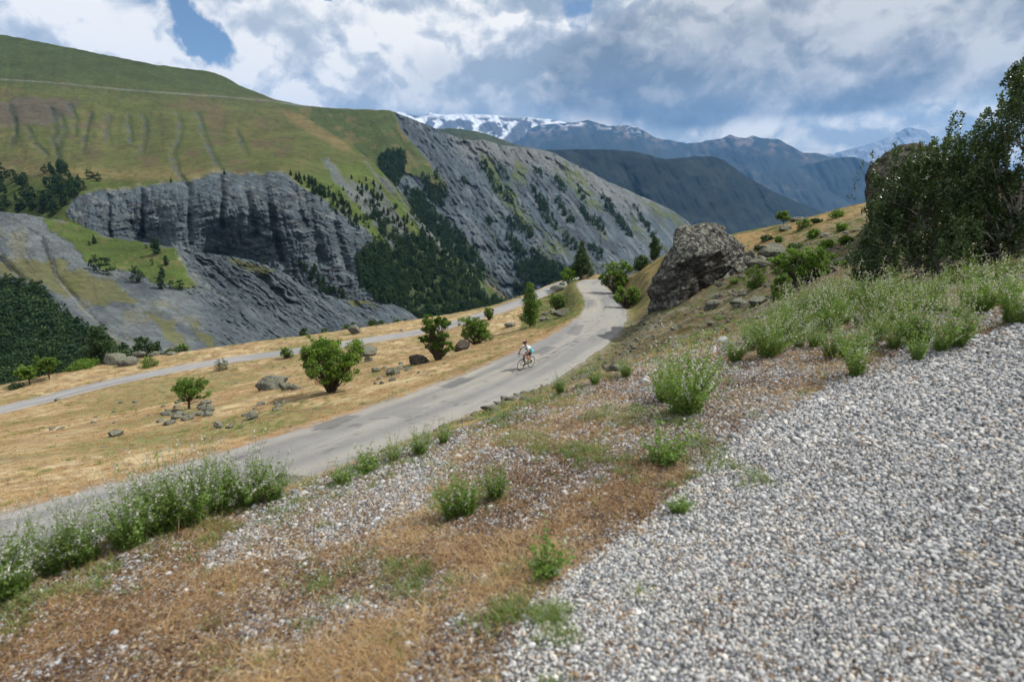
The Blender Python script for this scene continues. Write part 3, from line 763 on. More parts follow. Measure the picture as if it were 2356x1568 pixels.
WOODS = [[(815, 590), (870, 560), (905, 570), (960, 545), (1000, 565), (1060, 620), (1110, 665), (1160, 700), (1160, 760), (920, 760), (890, 700), (830, 660)],
         [(950, 430), (1000, 480), (1060, 540), (1105, 585), (1118, 640), (1090, 665), (1040, 610), (980, 530), (930, 470)]]
crest8 = [(-160, 48), (0, 79), (90, 96), (180, 113), (270, 132), (360, 149), (430, 158), (490, 166), (520, 178), (550, 196), (590, 212), (640, 232), (690, 262), (740, 292), (800, 330), (850, 366), (885, 402), (930, 452), (965, 505), (1010, 555), (1060, 600), (1110, 650), (1160, 690), (1200, 725), (1240, 760)]
Sheet('mountainside', crest8, [(-160, 640), (200, 640), (600, 760), (1240, 790)],
      [(-100, 60, 1150), (0, 200, 900), (0, 400, 570), (0, 500, 480), (150, 480, 440), (200, 440, 470), (250, 555, 410), (400, 585, 395), (350, 425, 480), (350, 560, 440), (500, 398, 500), (500, 590, 440), (650, 400, 520),
       (690, 640, 440), (720, 700, 420), (860, 600, 480), (870, 700, 430), (500, 170, 1300), (640, 235, 1200), (300, 130, 1200), (500, 300, 850), (300, 300, 800), (740, 295, 900), (780, 420, 580), (800, 330, 800), (885, 405, 680), (930, 455, 620), (960, 560, 550),
       (1000, 650, 500), (1060, 600, 560), (1110, 690, 500), (1150, 700, 520), (1230, 780, 480), (1000, 780, 420)],
      rel_main, col_main, label='green mountainside with track, gullies and dark cliff', tone=.68)  # tone darkens the whole slope: its partial cloud shadow is put into the colour

# --- second flank: green shoulder and long grey scree slope
GREEN7 = [(540, 160), (900, 240), (925, 300), (985, 372), (1030, 428), (1020, 440), (960, 405), (930, 400), (905, 440), (930, 480), (950, 540), (860, 520), (640, 400)]
def rel_grey(U, V):
    g7 = pm(U, V, GREEN7, 4, 14, 3, 2)
    a, b = rot(U, V, math.radians(52 - 0))
    ww = 4 * fbm(U / 40, V / 40, seed=8)
    r = .022 * ridged(a / 60 + .2 * ww, b / 300, seed=71, oct=3) + .017 * ridged(a / 15 + .3 * ww, b / 70, seed=72, oct=5, gain=.68) + .007 * ridged(a / 5, b / 22, seed=73, oct=3) + .012 * fbm(U / 150, V / 150, seed=74)
    r2 = .008 * fbm(U / 60, V / 60, seed=75, oct=4) + .006 * ridged(a / 30, b / 120, seed=76)
    return r * (1 - g7) + r2 * g7
def col_grey(U, V, P):
    a, b = rot(U, V, math.radians(52)); n2_ = fbm(U / 12, V / 7, seed=82, oct=4)
    st_ = fbm(a / 7, b / 60, seed=81, oct=5)
    c = np.broadcast_to(np.array([.125, .143, .158]), U.shape + (3,)).copy()
    c = mixc(c, (.078, .084, .098), sst(st_ + .5 * fbm(U / 90, V / 60, seed=83), .0, .35) * .85)
    c = mixc(c, (.21, .212, .22), sst(fbm(a / 11, b / 90, seed=84, oct=4), .1, .4) * .8)
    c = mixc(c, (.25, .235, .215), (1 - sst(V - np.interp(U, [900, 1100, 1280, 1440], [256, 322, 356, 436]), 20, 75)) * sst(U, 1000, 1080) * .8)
    c = mixc(c, (.085, .090, .10), pm(U, V, [(900, 255), (960, 300), (1010, 360), (1060, 470), (1040, 520), (1000, 430), (930, 330)], 12, 20, 85, 2) * .6)
    # grass tongues
    for poly in ([(1100, 345), (1130, 365), (1175, 430), (1210, 490), (1235, 540), (1200, 520), (1150, 460), (1115, 400)], [(1180, 360), (1215, 395), (1200, 440), (1180, 420)],
                 [(1290, 375), (1330, 390), (1370, 450), (1395, 495), (1350, 470), (1310, 430)], [(1270, 390), (1300, 400), (1290, 425)], [(1460, 455), (1560, 492), (1580, 520), (1520, 495)],
                 [(1240, 520), (1290, 560), (1300, 600), (1260, 580)], [(1440, 480), (1480, 530), (1500, 560), (1460, 530)]):
        c = mixc(c, (.095, .125, .035), pm(U, V, poly, 12, 14, 86, 2) * sst(n2_, -.5, .0) * .8)
    c = mixc(c, (.10, .105, .05), sst(fbm(a / 14, b / 70, seed=87, oct=4), .18, .38) * sst(V, 430, 560) * .6)
    g7 = pm(U, V, GREEN7, 4, 14, 3, 1)
    gg = np.broadcast_to(np.array([.078, .105, .034]), U.shape + (3,)).copy()
    gg = mixc(gg, (.13, .12, .05), sst(fbm(U / 26, V / 14, seed=88, oct=4), .05, .35))
    c = c * (1 - g7[..., None]) + gg * g7[..., None]
    c = mixc(c, (.15, .14, .055), pm(U, V, [(1115, 640), (1140, 660), (1185, 700), (1150, 700), (1125, 670)], 4, 14, 89, 2) * .8)
    c = mixc(c, (.060, .085, .030), pm(U, V, WOODS[1], 8, 14, 90, 2) * .7)
    d_, _, _ = pdist(U, V, [(640, 236), (700, 243), (780, 249), (860, 251)]); c = mixc(c, (.30, .285, .25), np.exp(-(d_ / 1.5) ** 2) * .9)
    return c
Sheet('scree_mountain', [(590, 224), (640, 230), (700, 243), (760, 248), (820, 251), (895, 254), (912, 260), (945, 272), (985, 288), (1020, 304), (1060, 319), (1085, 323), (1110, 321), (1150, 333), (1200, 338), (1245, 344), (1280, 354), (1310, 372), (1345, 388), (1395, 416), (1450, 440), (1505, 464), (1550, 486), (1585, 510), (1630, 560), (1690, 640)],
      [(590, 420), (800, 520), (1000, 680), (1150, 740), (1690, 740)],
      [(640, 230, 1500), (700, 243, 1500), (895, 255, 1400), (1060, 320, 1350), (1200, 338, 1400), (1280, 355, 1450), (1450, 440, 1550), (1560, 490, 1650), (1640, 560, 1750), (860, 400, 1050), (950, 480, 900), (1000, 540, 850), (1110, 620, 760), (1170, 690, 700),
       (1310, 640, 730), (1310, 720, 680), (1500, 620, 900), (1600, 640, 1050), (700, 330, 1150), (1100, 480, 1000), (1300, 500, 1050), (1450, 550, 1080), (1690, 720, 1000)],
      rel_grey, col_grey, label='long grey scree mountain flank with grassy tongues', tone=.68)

# --- near spur on the left
SPURG = [(95, 500), (180, 515), (240, 545), (300, 552), (400, 572), (425, 610), (450, 660), (400, 662), (330, 640), (300, 620), (250, 625), (200, 600), (165, 555), (120, 535)]
def rel_spur(U, V):
    a, b = rot(U, V, math.radians(38)); ww = fbm(U / 50, V / 50, seed=95)
    r = .022 * ridged(a / 75 + .4 * ww, b / 300, seed=91, oct=3) + .014 * ridged(a / 14 + ww, b / 60, seed=92, oct=5, gain=.68) + .005 * ridged(a / 5, b / 18, seed=93, oct=3) + .03 * fbm(U / 170, V / 120, seed=94)
    k = pm(U, V, SPURG, 6, 14, 96, 3); rgt = sst(U - .3 * V, 190, 330)
    r = r * (.5 + .9 * rgt)
    for g_ in ([(95, 560), (125, 640), (180, 700), (250, 770), (310, 790)], [(0, 600), (50, 650), (110, 730), (200, 790)]):
        d_, _, _ = pdist(U, V, g_); r = r + .03 * np.exp(-(d_ / 12) ** 2)
    return r * (1 - .75 * k)
def col_spur(U, V, P):
    a, b = rot(U, V, math.radians(38)); n1_ = fbm(U / 50, V / 35, seed=101, oct=5); n2_ = fbm(U / 10, V / 7, seed=102, oct=4)
    c = np.broadcast_to(np.array([.205, .205, .20]), U.shape + (3,)).copy()
    c = mixc(c, (.145, .150, .158), sst(fbm(a / 16, b / 90, seed=103, oct=5) + .7 * fbm(U / 90, V / 90, seed=104), -.1, .25) * .85)
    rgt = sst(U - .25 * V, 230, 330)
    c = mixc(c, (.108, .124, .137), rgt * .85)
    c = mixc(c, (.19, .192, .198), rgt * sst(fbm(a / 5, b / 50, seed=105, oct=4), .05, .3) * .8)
    c = mixc(c, (.30, .285, .25), (1 - rgt) * sst(n1_, .1, .4) * .7)
    for poly in ([(40, 595), (140, 600), (200, 660), (150, 690), (90, 660), (20, 620)], [(140, 620), (260, 640), (330, 700), (230, 700), (160, 680)], [(160, 740), (240, 770), (330, 830), (330, 860), (250, 850), (190, 800)],
                 [(330, 720), (400, 740), (440, 790), (390, 790)], [(440, 740), (500, 780), (500, 815), (470, 800)], [(-60, 590), (20, 600), (60, 640), (-60, 640)], [(520, 590), (640, 620), (600, 628), (540, 610)], [(800, 688), (860, 690), (870, 706), (810, 702)]):
        c = mixc(c, (.11, .115, .04), pm(U, V, poly, 16, 20, 106, 3) * .85)
    c = mixc(c, (.13, .12, .06), sst(n1_ + .4 * n2_, .15, .4) * .55 * (1 - rgt))
    k = pm(U, V, SPURG, 8, 14, 96, 1)
    g_ = np.broadcast_to(np.array([.080, .118, .028]), U.shape + (3,)).copy(); g_ = mixc(g_, (.15, .13, .06), sst(n2_ + n1_, .2, .5) * .7)
    c = c * (1 - k[..., None]) + g_ * k[..., None]
    for l_ in ([(110, 560), (130, 640), (185, 705), (255, 772), (310, 795)], [(0, 585), (50, 650), (115, 735), (150, 760)]):
        d_, _, _ = pdist(U + 2 * n2_, V, l_); c = mixc(c, (.33, .31, .27), np.exp(-(d_ / 2.5) ** 2) * .8)
    d_, _, _ = pdist(U + 2 * n2_, V, [(400, 575), (440, 625), (480, 660), (520, 690)]); c = mixc(c, (.38, .34, .28), np.exp(-(d_ / 4) ** 2) * .6 * sst(n2_, -.1, .2))
    fw = pm(U, V, [(-200, 650), (60, 655), (115, 680), (110, 720), (200, 760), (260, 800), (330, 860), (330, 960), (-200, 960)], 8, 16, 107, 3)
    return mixc(c, (.030, .046, .02), fw * .95)
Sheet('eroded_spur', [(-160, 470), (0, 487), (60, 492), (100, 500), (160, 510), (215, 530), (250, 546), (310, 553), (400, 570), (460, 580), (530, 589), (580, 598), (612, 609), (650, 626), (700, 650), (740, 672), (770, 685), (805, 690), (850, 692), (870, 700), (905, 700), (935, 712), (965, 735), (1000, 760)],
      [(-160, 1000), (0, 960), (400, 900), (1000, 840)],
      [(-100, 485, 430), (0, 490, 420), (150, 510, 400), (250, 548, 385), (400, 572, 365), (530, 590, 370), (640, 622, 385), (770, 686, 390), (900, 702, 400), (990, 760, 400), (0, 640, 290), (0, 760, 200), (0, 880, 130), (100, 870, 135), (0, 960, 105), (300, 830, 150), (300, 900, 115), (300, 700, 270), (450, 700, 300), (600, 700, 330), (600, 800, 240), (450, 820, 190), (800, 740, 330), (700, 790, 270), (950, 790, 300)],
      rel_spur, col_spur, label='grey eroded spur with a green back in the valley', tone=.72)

# --- far ranges
def rel_far(a1, s1, seed):
    def f(U, V):
        ax, al = rot(U, V, math.radians(60)); bx_, bl_ = rot(U, V, math.radians(125))
        return a1 * (ridged(ax / s1, al / (s1 * 3), seed=seed, oct=5) + .6 * ridged(bx_ / (s1 * 1.4), bl_ / (s1 * 4), seed=seed + 5, oct=4) + .8 * fbm(U / 120, V / 80, seed=seed + 9))
    return f
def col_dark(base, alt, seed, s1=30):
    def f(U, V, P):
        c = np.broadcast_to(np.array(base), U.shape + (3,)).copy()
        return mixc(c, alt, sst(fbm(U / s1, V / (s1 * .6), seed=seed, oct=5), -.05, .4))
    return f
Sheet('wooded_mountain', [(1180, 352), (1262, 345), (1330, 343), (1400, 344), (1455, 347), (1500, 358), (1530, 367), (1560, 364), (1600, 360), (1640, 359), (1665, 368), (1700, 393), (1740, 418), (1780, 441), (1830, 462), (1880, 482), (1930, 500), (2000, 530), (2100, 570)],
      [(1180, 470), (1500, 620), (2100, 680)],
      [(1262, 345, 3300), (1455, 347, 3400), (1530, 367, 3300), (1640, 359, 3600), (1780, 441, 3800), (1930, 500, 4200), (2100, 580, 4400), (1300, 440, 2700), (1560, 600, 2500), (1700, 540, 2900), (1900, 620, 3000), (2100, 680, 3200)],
      rel_far(.03, 60, 201), col_dark((.010, .020, .024), (.020, .030, .032), 202), du=3, dv=3, mat='far', label='dark forested mountain shoulder in the middle distance')  # cloud shadow and haze blue are put into this near-black forest colour
Sheet('grassy_knoll', [(940, 300), (1000, 298), (1030, 295), (1060, 296), (1100, 303), (1130, 312), (1165, 325), (1200, 336), (1260, 350)], [(940, 380), (1260, 390)],
      [(1000, 298, 2600), (1100, 303, 2600), (1250, 345, 2800), (1000, 380, 2200), (1260, 390, 2300)], rel_far(.01, 60, 211), col_dark((.035, .050, .028), (.055, .06, .036), 212), du=3, dv=3, mat='far', label='low dark green rounded ridge behind the scree')
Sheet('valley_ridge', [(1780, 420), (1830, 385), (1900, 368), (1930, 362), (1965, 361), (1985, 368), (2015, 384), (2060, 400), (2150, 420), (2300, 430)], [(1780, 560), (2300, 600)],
      [(1800, 420, 8500), (1965, 361, 8500), (2100, 410, 8500), (2300, 430, 9000), (1800, 560, 6000), (2050, 560, 6000), (2300, 600, 6000)], rel_far(.03, 55, 221), col_dark((.016, .026, .028), (.026, .036, .036), 222), du=3, dv=3, mat='far', label='blue wooded ridge closing the valley')  # dark bluish base has the cloud shadow over the valley painted in
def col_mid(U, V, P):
    c = np.broadcast_to(np.array([.022, .032, .034]), U.shape + (3,)).copy()  # dark base colour includes the shadow of the cloud above the chain
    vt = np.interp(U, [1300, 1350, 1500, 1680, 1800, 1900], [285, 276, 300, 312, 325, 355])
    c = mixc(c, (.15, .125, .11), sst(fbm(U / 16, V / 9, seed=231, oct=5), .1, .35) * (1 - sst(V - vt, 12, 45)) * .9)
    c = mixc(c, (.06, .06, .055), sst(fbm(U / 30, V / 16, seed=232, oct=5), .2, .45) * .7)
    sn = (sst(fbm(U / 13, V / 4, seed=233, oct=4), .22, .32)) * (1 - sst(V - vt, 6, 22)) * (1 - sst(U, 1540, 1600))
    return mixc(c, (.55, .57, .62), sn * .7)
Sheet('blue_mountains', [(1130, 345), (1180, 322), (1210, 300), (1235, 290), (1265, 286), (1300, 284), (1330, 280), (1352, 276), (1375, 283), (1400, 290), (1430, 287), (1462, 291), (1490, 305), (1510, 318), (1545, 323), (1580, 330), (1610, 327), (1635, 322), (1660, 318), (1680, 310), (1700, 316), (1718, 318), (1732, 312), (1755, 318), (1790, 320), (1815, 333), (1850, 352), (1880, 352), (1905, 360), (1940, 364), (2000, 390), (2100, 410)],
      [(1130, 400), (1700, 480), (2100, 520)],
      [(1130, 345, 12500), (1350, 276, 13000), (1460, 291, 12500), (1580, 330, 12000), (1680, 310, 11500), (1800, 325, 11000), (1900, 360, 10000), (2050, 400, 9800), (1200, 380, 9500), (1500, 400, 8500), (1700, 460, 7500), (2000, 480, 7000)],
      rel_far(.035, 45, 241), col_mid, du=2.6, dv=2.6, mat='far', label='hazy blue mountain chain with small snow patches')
def col_snow(U, V, P):
    c = np.broadcast_to(np.array([.60, .63, .68]), U.shape + (3,)).copy()
    n = fbm(U / 22, V / 13, seed=251, oct=5)
    rock = np.zeros(U.shape)
    for poly in ([(1000, 296), (1030, 280), (1055, 274), (1082, 276), (1092, 287), (1060, 292), (1040, 298), (1110, 310), (1000, 310)], [(1100, 292), (1120, 278), (1138, 278), (1145, 292), (1125, 306), (1100, 305)],
                 [(1150, 330), (1180, 296), (1200, 276), (1212, 270), (1218, 282), (1206, 305), (1200, 335)], [(1225, 276), (1250, 280), (1240, 290)], [(1080, 268), (1130, 272), (1120, 277)], [(1150, 290), (1170, 284), (1165, 298)], [(900, 250), (960, 262), (1000, 262), (960, 272)],
                 [(1215, 300), (1260, 290), (1300, 290), (1300, 340), (1200, 340)]):
        rock = np.maximum(rock, pm(U, V, poly, 5, 9, 252, 1))
    rock = np.maximum(rock, sst(n, .08, .16) * sst(V, 264, 275))
    rk = np.broadcast_to(np.array([.085, .09, .10]), U.shape + (3,))
    return c * (1 - rock[..., None]) + rk * rock[..., None]
Sheet('snow_massif', [(870, 262), (905, 256), (925, 258), (950, 265), (975, 268), (990, 258), (1000, 262), (1030, 264), (1060, 262), (1095, 263), (1120, 264), (1150, 266), (1178, 269), (1200, 271), (1213, 268), (1230, 272), (1260, 274), (1290, 279), (1330, 284), (1400, 290)], [(870, 330), (1400, 380)],
      [(900, 260, 14000), (1000, 262, 14800), (1200, 270, 14800), (1400, 290, 14400), (900, 330, 12000), (1150, 340, 11600), (1400, 380, 11200)], rel_far(.03, 40, 261), col_snow, du=2, dv=1.4, mat='far', cj=.8, label='glaciered snow massif under the cloud')
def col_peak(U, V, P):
    c = np.broadcast_to(np.array([.17, .20, .25]), U.shape + (3,)).copy()  # haze painted in: rock and snow colours are drawn close together
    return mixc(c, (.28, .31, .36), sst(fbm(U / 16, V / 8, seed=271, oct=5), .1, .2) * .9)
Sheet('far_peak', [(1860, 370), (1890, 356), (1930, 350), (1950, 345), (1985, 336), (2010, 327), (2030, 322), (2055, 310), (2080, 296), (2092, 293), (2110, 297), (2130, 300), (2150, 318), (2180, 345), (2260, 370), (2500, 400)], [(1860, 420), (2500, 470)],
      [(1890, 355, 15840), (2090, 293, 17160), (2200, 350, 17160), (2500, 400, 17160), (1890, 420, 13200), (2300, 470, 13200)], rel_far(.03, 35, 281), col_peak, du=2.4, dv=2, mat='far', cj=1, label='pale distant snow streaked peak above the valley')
# the floor of the valley under everything
vf = MB(); xs = np.linspace(-3000, 14000, 60); ys = np.linspace(-1500, 19500, 120); XX, YY = np.meshgrid(xs, ys, indexing='ij'); ZZ = -420 - YY * .05 + 0 * XX
ii = np.arange(XX.size).reshape(XX.shape); vf.add(np.stack([XX, YY, ZZ], -1).reshape(-1, 3), np.stack([ii[:-1, :-1], ii[1:, :-1], ii[1:, 1:], ii[:-1, 1:]], -1).reshape(-1, 4))
o = link('valley_floor', mesh_np('valley_floor', np.concatenate(vf.v), np.concatenate(vf.f), M['far'], col=np.tile([.04, .05, .03], (XX.size, 1)))); tag(o, 'dark wooded valley floor', kind='structure')

# ------------------------------------------------------------------ haze
def build_haze():
    m = bpy.data.materials.new('haze'); m.use_nodes = True; m.node_tree.nodes.clear(); t = NT(m.node_tree)
    v = t.new('ShaderNodeVolumePrincipled'); v.inputs['Color'].default_value = (.19, .48, 1.0, 1); v.inputs['Density'].default_value = HAZE
    v.inputs['Anisotropy'].default_value = .1
    t.l.new(v.outputs[0], t.new('ShaderNodeOutputMaterial').inputs['Volume'])
    x0, x1, y0, y1, z0, z1 = -9000, 16500, -2500, 20000, -1500, 2350
    V = [(x, y, z) for x in (x0, x1) for y in (y0, y1) for z in (z0, z1)]
    F = [(0, 1, 3, 2), (4, 6, 7, 5), (0, 4, 5, 1), (2, 3, 7, 6), (0, 2, 6, 4), (1, 5, 7, 3)]
    o = link('haze', mesh_np('haze', V, F, m)); tag(o, 'thin blue haze filling the valley air', kind='stuff')
HAZE = 3.7e-5
build_haze()

# ------------------------------------------------------------------ scatter of uncountable things
PROTO = {}
def proto_coll(name, meshes):
    c = bpy.data.collections.new(name)
    for i, me in enumerate(meshes):
        o = bpy.data.objects.new('%s_source_%02d' % (name, i), me); c.objects.link(o)
    return c
def scatter(name, coll, nproto, P, rot, scl, tint, label, mat=None):
    n = len(P)
    me = bpy.data.meshes.new(name); me.vertices.add(n); me.vertices.foreach_set('co', np.asarray(P, np.float32).ravel())
    a = me.attributes.new('rot', 'FLOAT_VECTOR', 'POINT'); a.data.foreach_set('vector', np.asarray(rot, np.float32).ravel())
    a = me.attributes.new('scl', 'FLOAT_VECTOR', 'POINT'); a.data.foreach_set('vector', np.asarray(scl, np.float32).ravel())
    a = me.attributes.new('tint', 'FLOAT', 'POINT'); a.data.foreach_set('value', np.asarray(tint, np.float32).ravel())
    a = me.attributes.new('pick', 'INT', 'POINT'); a.data.foreach_set('value', RNG.integers(0, nproto, n).astype(np.int32))
    o = link(name, me)
    ng = bpy.data.node_groups.new(name, 'GeometryNodeTree')
    ng.interface.new_socket('Geometry', in_out='INPUT', socket_type='NodeSocketGeometry')
    ng.interface.new_socket('Geometry', in_out='OUTPUT', socket_type='NodeSocketGeometry')
    N = ng.nodes; L = ng.links
    gi = N.new('NodeGroupInput'); go = N.new('NodeGroupOutput')
    iop = N.new('GeometryNodeInstanceOnPoints'); ci = N.new('GeometryNodeCollectionInfo')
    ci.inputs['Collection'].default_value = coll; ci.inputs['Separate Children'].default_value = True; ci.inputs['Reset Children'].default_value = True
    def attr(nm, typ):
        q = N.new('GeometryNodeInputNamedAttribute'); q.data_type = typ; q.inputs['Name'].default_value = nm; return q.outputs[0]
    e2r = N.new('FunctionNodeEulerToRotation'); L.new(attr('rot', 'FLOAT_VECTOR'), e2r.inputs[0])
    L.new(gi.outputs[0], iop.inputs['Points']); L.new(ci.outputs[0], iop.inputs['Instance'])
    iop.inputs['Pick Instance'].default_value = True
    L.new(attr('pick', 'INT'), iop.inputs['Instance Index']); L.new(e2r.outputs[0], iop.inputs['Rotation']); L.new(attr('scl', 'FLOAT_VECTOR'), iop.inputs['Scale'])
    L.new(iop.outputs[0], go.inputs[0])
    md = o.modifiers.new('scatter', 'NODES'); md.node_group = ng
    tag(o, label, kind='stuff'); return o

def ico(sub):
    bm = bmesh.new(); bmesh.ops.create_icosphere(bm, subdivisions=sub, radius=1)
    V = np.array([v.co[:] for v in bm.verts]); F = np.array([[v.index for v in f.verts] for f in bm.faces]); bm.free(); return V, F
IC = {k: ico(k) for k in (1, 2, 3, 4, 5)}; IC6 = ico(7)
def pebble_mesh(i):
    V, F = IC[2]; V = V.copy(); r = np.random.default_rng(100 + i)
    V *= 1 + .22 * fbm(V[:, 0] * 1.1 + i * 9, V[:, 1] * 1.1, V[:, 2] * 1.1 + 3, seed=i, oct=2)[:, None]
    for _ in range(5):                                  # flat facets
        nrm = r.normal(size=3); nrm /= np.linalg.norm(nrm); dd = V @ nrm; V -= np.maximum(dd - .72, 0)[:, None] * nrm
    V *= np.array([1.0, .78 + .2 * r.random(), .55 + .2 * r.random()])
    return mesh_np('pebble', V, F, M['pebble'], smooth=True)
peb = proto_coll('pebble_sources', [pebble_mesh(i) for i in range(10)])

def in_frame(u, v, m=60): return (u > -m) & (u < 2356 + m) & (v > -m) & (v < 1568 + m)
def cell_points(pitch, x0, x1, y0, y1, jit=.45):
    gx, gy = np.meshgrid(np.arange(x0, x1, pitch), np.arange(y0, y1, pitch * .87), indexing='ij')
    gx = gx + (np.arange(gx.shape[1]) % 2)[None] * pitch * .5
    gx = gx + RNG.uniform(-jit, jit, gx.shape) * pitch; gy = gy + RNG.uniform(-jit, jit, gy.shape) * pitch
    return gx.ravel(), gy.ravel()
def normal_tilt(x, y, e=.05):
    z0, zx, zy = gz(x, y), gz(x + e, y), gz(x, y + e)
    return z0, (zx - z0) / e, (zy - z0) / e
def bench_z(x, y):
    de, _, side = pdist(x, y, edge_line); sd = de * side
    z = bench_f(x, y) + (.012 * fbm(x * 3, y * 3, seed=2, oct=4) + .02 * fbm(x * .9, y * .9, seed=3)) * np.minimum(1, .4 + .6 * (sd > -.3))
    zbank = z - .72 * np.maximum(sd - .15, 0) * (1 + .05 * fbm(x * .6, y * .6, seed=4))
    return np.where(sd > 0, zbank, z), sd

# pebbles: fine dense chippings on the shoulder, loose larger stones over the soil
allP, allR, allS, allT = [], [], [], []
for pitch, d0, d1, base in ((.0125, 0, 2.6, .0073), (.0155, 2.6, 3.9, .0091), (.022, 3.9, 6.5, .0128), (.036, 6.5, 15, .019)):
    lim = d1 * 1.05
    x, y = cell_points(pitch, -min(lim, 4.6), min(lim, 13), .7 if d0 == 0 else .9, lim)
    r = np.hypot(x, y); k = (r >= d0) & (r < d1) & (np.abs(x) < 1.45 * y + 1.0); x, y = x[k], y[k]
    z, sd = bench_z(x, y); u, v = proj(x, y, z)
    k = (u > -500) & (u < 3900) & (v < 2700) & (sd < .9); x, y, z, u, v, sd = x[k], y[k], z[k], u[k], v[k], sd[k]
    gmk = soft_poly(u, v, GRAVEL, 26, 1)
    stn = soft_poly(u, v, STONY, 30, 2) | soft_poly(u, v, STONY2, 40, 3)
    nz_ = fbm(x * 2.2, y * 2.2, seed=91, oct=3)
    bare = fbm(x * .9, y * .9, seed=92, oct=3)
    fray = soft_poly(u, v, GRAVEL, 110, 12) & ~gmk
    stn = stn | fray
    dens = np.where(gmk, .97 + .15 * nz_ - .12 * (bare > .28), np.where(stn, .92 + .6 * nz_, .62 + .9 * nz_))
    k = RNG.random(len(x)) < dens; x, y, z, gmk, stn = x[k], y[k], z[k], gmk[k], stn[k]
    n = len(x)
    s_ = base * np.exp(RNG.normal(0, .30, n)) * np.where(gmk, .92, .82)
    bigk = (~gmk) & (RNG.random(n) < np.where(stn, .03, .008)); s_ = np.where(bigk, s_ * RNG.uniform(1.4, 2.4, n), s_)
    allP.append(np.stack([x, y, z + s_ * .22], 1))
    allR.append(np.stack([RNG.uniform(-.35, .35, n), RNG.uniform(-.35, .35, n), RNG.uniform(0, 6.28, n)], 1))
    allS.append(s_[:, None] * RNG.uniform(.8, 1.2, (n, 3)))
    t = RNG.beta(2.0, 1.8, n); t = np.where(gmk, t, np.clip(t * .72 + .02 + .2 * (RNG.random(n) < .15), 0, 1)); allT.append(t)
# fine grit between the stones
for pitch, d0, d1 in ((.0115, 0, 2.6), (.017, 2.6, 4.2), (.03, 4.2, 7)):
    x, y = cell_points(pitch, -4.6, d1, .9, d1 * 1.05); r = np.hypot(x, y); k = (r >= d0) & (r < d1) & (np.abs(x) < .98 * y + .5); x, y = x[k], y[k]
    z, sd = bench_z(x, y); u, v = proj(x, y, z); k = in_frame(u, v, 20) & (sd < .6); x, y, z, u, v = x[k], y[k], z[k], u[k], v[k]
    k = RNG.random(len(x)) < np.where(inpoly(u, v, GRAVEL), .55, .45 + .5 * fbm(x * 3, y * 3, seed=97)); x, y, z = x[k], y[k], z[k]; n = len(x)
    s_ = pitch * .30 * np.exp(RNG.normal(0, .3, n))
    allP.append(np.stack([x, y, z + s_ * .5], 1)); allR.append(RNG.uniform(-3, 3, (n, 3))); allS.append(s_[:, None] * RNG.uniform(.7, 1.3, (n, 3))); allT.append(RNG.beta(2, 2, n) * .86)
scatter('gravel', peb, 10, np.concatenate(allP), np.concatenate(allR), np.concatenate(allS), np.concatenate(allT), 'grey and buff rounded chippings covering the shoulder')

# road grit along the lower roads is in their surface; rubble on the banks
def rubble_mesh(i):
    V, F = IC[2]; V = V.copy(); r = np.random.default_rng(300 + i)
    V *= 1 + .3 * fbm(V[:, 0] * 1.3 + i * 5, V[:, 1] * 1.3, V[:, 2] * 1.3, seed=i + 40, oct=3)[:, None]
    for _ in range(9):
        nrm = r.normal(size=3); nrm /= np.linalg.norm(nrm); dd = V @ nrm; V -= np.maximum(dd - .55, 0)[:, None] * nrm
    V *= np.array([1.2, .9, .55])
    return mesh_np('stone', V, F, M['rock'])
rub = proto_coll('rubble_sources', [rubble_mesh(i) for i in range(8)])
n = 60000
x = RNG.uniform(-40, 30, n); y = RNG.uniform(6, 95, n) ** 1.0
z, sd, dm, dl, onb = near_info(x, y); u, v = proj(x, y, z)
rb_ = (x > np.interp(y, mr_c[:, 1], mr_c[:, 0])) & (y < 48)
clus = fbm(x * .35, y * .35, seed=111, oct=3)
pr = np.where(rb_, .75 * sst(clus, -.25, .25) + .10, .012 + .10 * sst(clus, .25, .5)) * np.where(dm < 6, 1.5, 1)
k = in_frame(u, v) & (dm > RW / 2 + .3) & (dl > LW / 2 + .3) & (RNG.random(n) < pr) & (sd > .8)
x, y, z, rb_ = x[k], y[k], z[k], rb_[k]; n = len(x)
s_ = np.where(rb_, .06, .05) * np.exp(RNG.normal(0, .6, n))
scatter('rubble', rub, 8, np.stack([x, y, z + .1 * s_], 1), np.stack([RNG.uniform(-.4, .4, n), RNG.uniform(-.4, .4, n), RNG.uniform(0, 6.28, n)], 1), s_[:, None] * RNG.uniform(.7, 1.3, (n, 3)), RNG.random(n), 'loose grey stones strewn over the banks')

# grass tufts
def blade(mb, r, base, h, lean, az, wd, tint, seg=3):
    t = np.linspace(0, 1, seg + 1); dirx = np.array([math.cos(az), math.sin(az), 0]); side = np.array([-math.sin(az), math.cos(az), 0])
    c = base + np.outer(t ** 1.5 * lean, dirx) + np.outer(h * (t - .25 * t * t * min(1, lean / max(h, 1e-3))), [0, 0, 1])
    wv = wd * (1 - t * .92)
    Lp = c - side * wv[:, None]; Rp = c + side * wv[:, None]
    V = np.concatenate([Lp, Rp]); m = seg + 1
    mb.add(V, [[i, i + m, i + m + 1, i + 1] for i in range(seg)], tint)
def tuft(seed, nb, h, spread, lean, wd, mat, t0=.2, t1=1.0, name='tuft'):
    r = np.random.default_rng(seed); mb = MB()
    for _ in range(nb):
        a = r.uniform(0, 6.28); q = spread * math.sqrt(r.random())
        blade(mb, r, np.array([q * math.cos(a), q * math.sin(a), -.004]), h * r.uniform(.4, 1.1), lean * r.uniform(.3, 1.4), r.uniform(0, 6.28), wd * r.uniform(.6, 1.2), r.uniform(t0, t1))
    return mb.mesh(name, mat)
